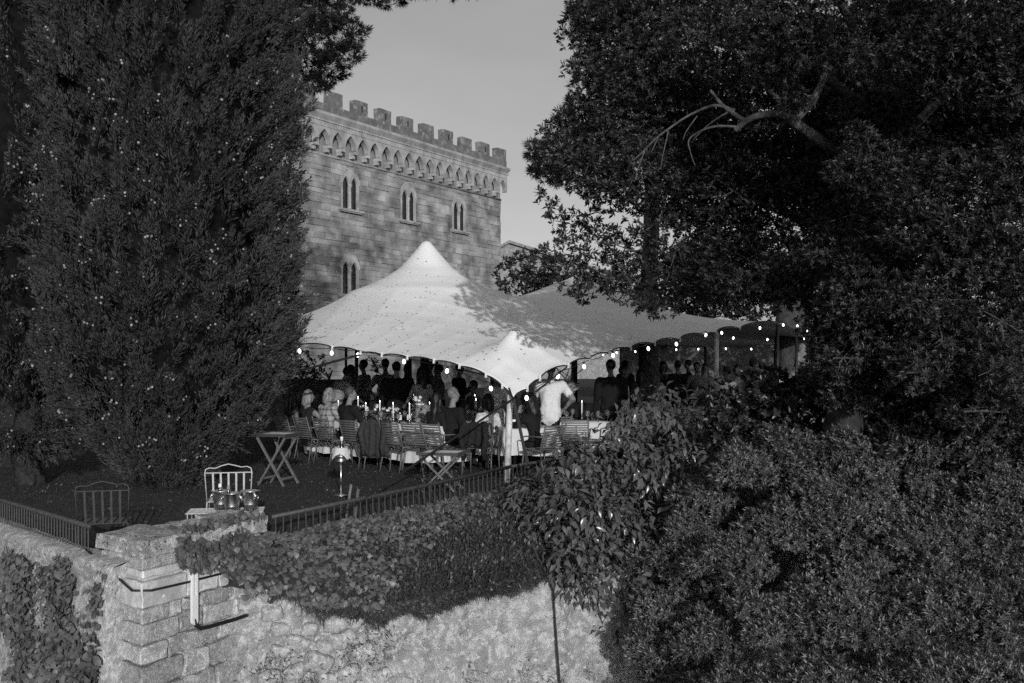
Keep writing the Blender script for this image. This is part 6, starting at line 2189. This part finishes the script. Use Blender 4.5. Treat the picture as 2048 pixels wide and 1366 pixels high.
# dark trees at the castle corner and behind the tent
groups = [(P(px, py, 46 + rk.uniform(-1.5, 1.5)), (r, r, r*0.8), int(60*r*r)) for px, py, r in [(1030, 545, 1.0), (1060, 535, 1.1), (1090, 540, 1.2), (1050, 580, 1.2), (1100, 590, 1.4), (1130, 560, 1.4), (1170, 600, 1.6), (1080, 620, 1.6), (1040, 640, 1.4), (1140, 650, 1.6), (1200, 640, 1.6), (1240, 590, 1.6), (1300, 560, 1.8), (1360, 600, 1.8), (1300, 640, 1.8)]]
shrub("courtyard_tree", "dark bushy tree against the castle corner behind the tent", "tree", (2.4, 46, 0), groups, leafmat("far_leaf", 0.022, 0.6), 7, 0.22, 0.09, 1.3)
groups = [(P(px, py, 40 + rk.uniform(-1, 1)), (r, r, r*0.8), int(75*r*r)) for px, py, r in [(1420, 600, 1.6), (1480, 580, 1.8), (1540, 590, 1.8), (1600, 580, 1.8), (1660, 600, 1.8), (1500, 520, 1.8), (1580, 500, 1.8), (1660, 520, 1.8), (1440, 520, 1.6), (1700, 640, 1.6), (1390, 540, 1.5), (1740, 560, 1.8), (1660, 660, 1.3), (1720, 690, 1.3), (1780, 650, 1.4), (1640, 690, 1.0), (1700, 720, 1.2), (1800, 720, 1.4)]]
shrub("garden_tree", "dark tree beyond the right end of the tent", "tree", (11, 40, 0), groups, leafmat("far_leaf", 0.022, 0.6), 7, 0.2, 0.085, 1.3)
groups = [(P(px, py, 29.5 + rk.uniform(-0.4, 0.4)), (r, r, r*0.9), int(240*r*r)) for px, py, r in [(600, 712, 0.35), (620, 735, 0.4), (640, 745, 0.35), (590, 750, 0.45), (615, 765, 0.4), (648, 715, 0.18), (570, 720, 0.4), (745, 724, 0.2), (752, 735, 0.2)]]
shrub("wall_shrub", "leafy shrub before the sunlit castle foot beside the cypress", "shrub", (-6.2, 29.5, 0), groups, leafmat("wall_leaf", 0.10, 0.5), 6, 0.10, 0.045, 1.3, inner=0.2)
# forked tree and a thick trunk beyond the tent
ft = thing("forked_tree", "bare forked tree before the courtyard wall beyond the tent", "tree", at(1352, 43))
for i, pts in enumerate([[(0, 0, 0), (0.05, 0, 0.9), (0, 0, 1.4)], [(0, 0, 1.3), (-0.5, 0, 1.9), (-1.1, 0, 2.6)], [(0, 0, 1.3), (0.5, 0, 1.85), (1.2, 0, 2.6)], [(0.02, 0, 1.2), (0.1, 0, 2.0), (0.3, 0, 2.8)]]):
    limb(MB(), pts, 0.2 if i == 0 else 0.13, 0.15 if i == 0 else 0.08, 8, 0.04, i).build("trunk" if i == 0 else "limb", m_bark, ft, True)
p, nd = shell((0, 0, 4.0), (2.6, 2, 1.4), 500, 0.5)
V, F = rosettes(p, nd, 6, 0.2, 0.09)
obj("crown", np_mesh("crown", V, F, leafmat("far_leaf", 0.022, 0.6)), None, ft)
bt_ = thing("thick_trunk", "thick furrowed tree trunk beside the statue beyond the tent", "tree", at(1577, 31))
q = limb(MB(), [(0, 0, -0.1), (0.02, 0, 1.2), (0.05, 0, 3.0), (0.2, 0, 5)], 0.52, 0.4, 24, 0.02)
for i, v in enumerate(q.v):
    a = math.atan2(v[1], v[0]); k_ = 1 + 0.06*math.sin(a*13 + v[2]) + 0.03*math.sin(a*29)
    q.v[i] = (v[0]*k_, v[1]*k_, v[2])
q.build("trunk", mat("far_bark", 0.04, 0.9, var=0.4, scale=6, bump=1.0, bscale=12), bt_, True)
p, nd = shell((0.2, 0, 6.2), (2.2, 2.2, 1.6), 500, 0.4)
V, F = rosettes(p, nd, 6, 0.16, 0.07)
obj("crown", np_mesh("crown", V, F, leafmat("far_leaf", 0.022, 0.6)), None, bt_)

# ---- ivy and the grown-over terrace edge ---------------------------
m_ivy = leafmat("ivy_leaf", 0.10, 0.45, 0.45, 0.35)
ivyV = []
def ivy_leaf_arrays(base, nor, L):
    """three-lobed flat leaves hanging on a face"""
    n = len(base)
    down = np.array([0, 0, -1.0]) + 0.55*NP.normal(size=(n, 3))
    axis = unit(down - nor*np.sum(down*nor, axis=1, keepdims=True) + nor*0.25)
    side = unit(np.cross(axis, nor))
    up_ = np.cross(side, axis)
    L = L[:, None]
    o = base
    pts = [o, o + side*L*0.5 + axis*L*0.05 - up_*L*0.06, o + side*L*0.42 + axis*L*0.5 - up_*L*0.05, o + axis*L - up_*L*0.12, o - side*L*0.42 + axis*L*0.5 - up_*L*0.05, o - side*L*0.5 + axis*L*0.05 - up_*L*0.06, o + axis*L*0.42 + up_*L*0.06]
    V = np.stack(pts, axis=1).reshape(-1, 3)
    b = (np.arange(n)*7)[:, None]
    F = np.concatenate([b + [0, 6, 1], b + [1, 6, 2], b + [2, 6, 3], b + [3, 6, 4], b + [4, 6, 5], b + [5, 6, 0]], axis=1).reshape(-1, 3)
    return V, F
def face_pts(a, u_, n_, L, z0, z1, off0, off1, N, dens):
    out = []
    while len(out) < N:
        k, q = rk.random()*L, rk.random()
        z = z0 + (z1 - z0)*q
        if rk.random() > dens(k, z): continue
        p = a + u_*k + n_*(off0 + (off1 - off0)*q) + Vector((0, 0, z))
        out.append(tuple(p + n_*rk.uniform(0.0, 0.09)))
    return np.array(out)
# on the left wall
u_l = ((LA + (LB - LA)*0.35) - C2); Lw = u_l.length; u_l = u_l.normalized()
def dl(k, z):
    k = k - 0.6
    v = mnoise.noise((k*1.1, z*1.1, 3.3)) + 0.35
    if k > 1.6 and z < -0.75: v -= 0.55*(min(1, (k - 1.6)))
    if z > -0.25: v -= 0.25
    if k > 6: return 0
    return max(0, min(1, v*1.6))
p = face_pts(C2 - u_l*0.6, u_l, nL, Lw, -0.10, -1.6, 0.22, 0.32, 6000, dl)
n_ = np.tile(np.array(nL), (len(p), 1)) + 0.45*NP.normal(size=(len(p), 3))
V1, F1 = ivy_leaf_arrays(p, unit(n_), NP.uniform(0.04, 0.085, len(p)))
iv1 = thing("ivy", "small-leaved ivy covering the wall left of the corner pier", "ivy", tuple(C2))
props(obj("leaves", np_mesh("leaves", V1 - np.array(C2), F1, m_ivy), None, iv1), kind="stuff")
# on the pier and the first metres of the right wall
iv2 = thing("ivy", "large-leaved ivy hanging over the pier's side onto the grassy edge", "ivy", tuple(C1))
def dp(k, z):
    lim = np.interp(k, [0, 0.35, 0.45, 0.6, 0.8, 1.0, 1.3, 1.55, 1.73], [9, 9, 0.12, 0.08, 0.02, 0.06, 0.10, -0.05, -0.2])
    low_ = np.interp(k, [0.3, 0.5, 0.65, 0.9, 1.1, 1.4, 1.73], [-0.06, -0.2, -0.26, -0.26, -0.40, -0.5, -0.62])
    return 1.0 if (z < lim and z > low_ and k > 0.36) else 0.0
p1 = face_pts(C0, uR, oR, LR, 0.14, -0.7, 0.05, 0.08, 1050, dp)
L1 = NP.uniform(0.04, 0.078, len(p1))
p2, n2 = [], []
while len(p2) < 2100:
    k, q = rk.uniform(-0.3, 3.2), rk.uniform(0.0, 1.16)
    lim = float(np.interp(k, [-0.3, 0.4, 1.2, 1.8, 3.2], [1.16, 1.16, 1.1, 0.6, 0.2]))
    if q > lim or rk.random() < max(0, (k - 1.6)/1.8): continue
    v = bank(k, q) + Vector((0, -0.03, 0.05))
    nn = Vector((0.25, -0.75, 0.75)) if q < 1 else Vector((nW.x, nW.y, 0.25))
    p2.append(tuple(v + nn*rk.uniform(0, 0.06))); n2.append(tuple(nn))
p2, n2 = np.array(p2), np.array(n2)
L2 = NP.uniform(0.03, 0.082, len(p2))
tp = []
while len(tp) < 240:
    l_, r_q = rk.uniform(-0.06, 0.28), rk.uniform(0.45, LR)
    if rk.random() < l_*3: continue
    tp.append(tuple(pp(l_, r_q) + Vector((0, 0, 0.15 + rk.uniform(0, 0.06)))))
tp = np.array(tp)
p1 = np.concatenate([p1, tp]); L1 = np.concatenate([L1, NP.uniform(0.05, 0.085, len(tp))])
pA = np.concatenate([p1, p2]); LA_ = np.concatenate([L1, L2])
nA = np.concatenate([np.tile(np.array(oR), (len(p1), 1)), n2]) + 0.4*NP.normal(size=(len(pA), 3))
nA = unit(nA + np.array([0, 0, 0.25]))
order = np.argsort(-LA_/np.linalg.norm(pA, axis=1))
big, small = order[:280], order[280:]
V1, F1 = ivy_leaf_arrays(pA[small], nA[small], LA_[small])
props(obj("leaves", np_mesh("leaves", V1 - np.array(C1), F1, m_ivy), None, iv2), kind="stuff")
m_ivy1 = mat("ivy_single_leaf", 0.10, 0.45, objrand=0.4, spec=0.35)
for i in big:
    V1, F1 = ivy_leaf_arrays(np.zeros((1, 3)), nA[i:i+1], LA_[i:i+1])
    o = obj("leaf", np_mesh("leaf", V1, F1, m_ivy1), None, iv2)
    o.location = Vector(pA[i]) - C1
# rough grass and creepers over the terrace edge
m_rgr = leafmat("rough_grass", 0.055, 0.6, 0.5, 0.25)
def bank_pts(N, k0, k1, qmax=1.12):
    out, nn = [], []
    while len(out) < N:
        k, q = k0 + (k1 - k0)*rk.random(), rk.random()*qmax
        out.append(tuple(bank(k, q) + Vector((0, 0, 0.01))))
        nn.append((0.2, -0.55, 0.85) if q < 1 else (nW.x, nW.y, 0.1))
    return np.array(out), unit(np.array(nn))
gv = thing("edge_growth", "rough grass and creeper on the bank above the pale retaining wall", "ground cover", tuple(C1))
props(gv, kind="stuff")
p1_, n1_ = bank_pts(46000, 0.3, 6.4, 1.0)
p2_, n2_ = bank_pts(80000, 0.0, 6.4, 1.2)
sel_ = n2_[:, 2] < 0.3
p, n_ = np.concatenate([p1_, p2_[sel_]]), np.concatenate([n1_, n2_[sel_]])
bl_ = n_*0.7 + np.where(n_[:, 2:3] < 0.3, np.array([[0, 0, -0.5]]), np.array([[0, 0, 0.25]])) + 0.55*NP.normal(size=p.shape)
V, F = diamond_arrays(p, bl_, rand_dirs(len(p)), NP.uniform(0.04, 0.12, len(p)), NP.uniform(0.006, 0.014, len(p)))
obj("blades", np_mesh("blades", V - np.array(C1), F, m_rgr), None, gv)
p, n_ = bank_pts(9000, 0.3, 6.4, 1.1)
kp = NP.random(len(p)) < 1
V, F = leaf_arrays(p + n_*0.05, n_ + 0.9*NP.normal(size=p.shape), n_ + 0.3*rand_dirs(len(p)), NP.uniform(0.035, 0.08, len(p)), NP.uniform(0.02, 0.04, len(p)), 0.2, 0.1)
obj("creeper_leaves", np_mesh("creeper_leaves", V - np.array(C1), F, leafmat("creeper_leaf", 0.055, 0.4, 0.5)), None, gv)
V, F = [], []
nk, nq = 70, 22
for i in range(nk + 1):
    k = -0.5 + 7.5*i/nk
    for j in range(nq + 1):
        q = 1.06*j/nq
        V.append(tuple(bank(k, q) - C1 - Vector((0, 0, 0.02))))
for i in range(nk):
    for j in range(nq):
        a = i*(nq+1) + j
        F.append((a, a+1, a+nq+2, a+nq+1))
obj("turf", np_mesh("turf", V, F, mat("turf_dark", 0.03, 1.0, var=0.5, scale=12), True), None, gv)
# pale stones of the old kerb under the railing
for i in range(9):
    k = 0.25 + i*0.38
    o_ = rough_block("kerb_stone", [rail_at(k) + nR*0.02, rail_at(k + 0.36) + nR*0.02, rail_at(k + 0.36) + nR*0.26, rail_at(k) + nR*0.26], -0.3, -0.125 + rk.uniform(-0.015, 0.01), m_lich, rw, 3, 0.012, 500 + i, 0.02)
# tufts growing on the wall between the stones
groups_ = [(560, 1320), (530, 1345), (620, 1350), (700, 1290), (690, 1340), (760, 1265), (745, 1310), (735, 1235), (980, 1165), (1100, 1345), (1060, 1335), (1245, 1290), (1180, 1345), (940, 1340), (1010, 1170)]
P_, A_ = [], []
for px, py in groups_:
    c = wall_pt(px, P(px, py, 10.9 + (px - 540)*0.0027).z)
    n = 150 if px < 800 else 60
    pp_ = np.array(c) + NP.normal(size=(n, 3))*np.array([0.13, 0.06, 0.09])
    P_.append(pp_); A_.append(np.tile(np.array(nW), (n, 1))*0.7 + NP.normal(size=(n, 3))*0.6 + np.array([0, 0, -0.1]))
p, a = np.concatenate(P_), np.concatenate(A_)
V, F = diamond_arrays(p, a, rand_dirs(len(p)), NP.uniform(0.03, 0.09, len(p)), NP.uniform(0.006, 0.014, len(p)))
props(obj("wall_weeds", np_mesh("wall_weeds", V, F, m_rgr)), "tufts of weeds rooted in the pale retaining wall", "weeds", kind="stuff")
# flowering stems by the railing
for i, (px, d, h) in enumerate([(846, 13.9, 0.42), (861, 14.0, 0.36), (905, 14.4, 0.3), (1108, 16.0, 0.45)]):
    t = thing("weed_stem", "tall weed stem growing up through the railing", "weed", at(px, d, lawn_z(d) - 0.02), group="weeds along the railing")
    q = MB(); q.tube([(0, 0, 0), (0.02, 0, h*0.5), (-0.01, 0, h)], [0.006, 0.005, 0.002], 5); q.build("stem", m_rgr, t)
    zz = NP.uniform(0.1, 1, 16)*h
    V, F = leaf_arrays(np.stack([np.zeros(16), np.zeros(16), zz], axis=1), np.stack([NP.normal(size=16), NP.normal(size=16), np.full(16, 0.5)], axis=1), np.tile([[0, 0, 1.0]], (16, 1)), 0.07, 0.025)
    obj("leaves", np_mesh("leaves", V, F, leafmat("weed_leaf", 0.14, 0.5)), None, t)
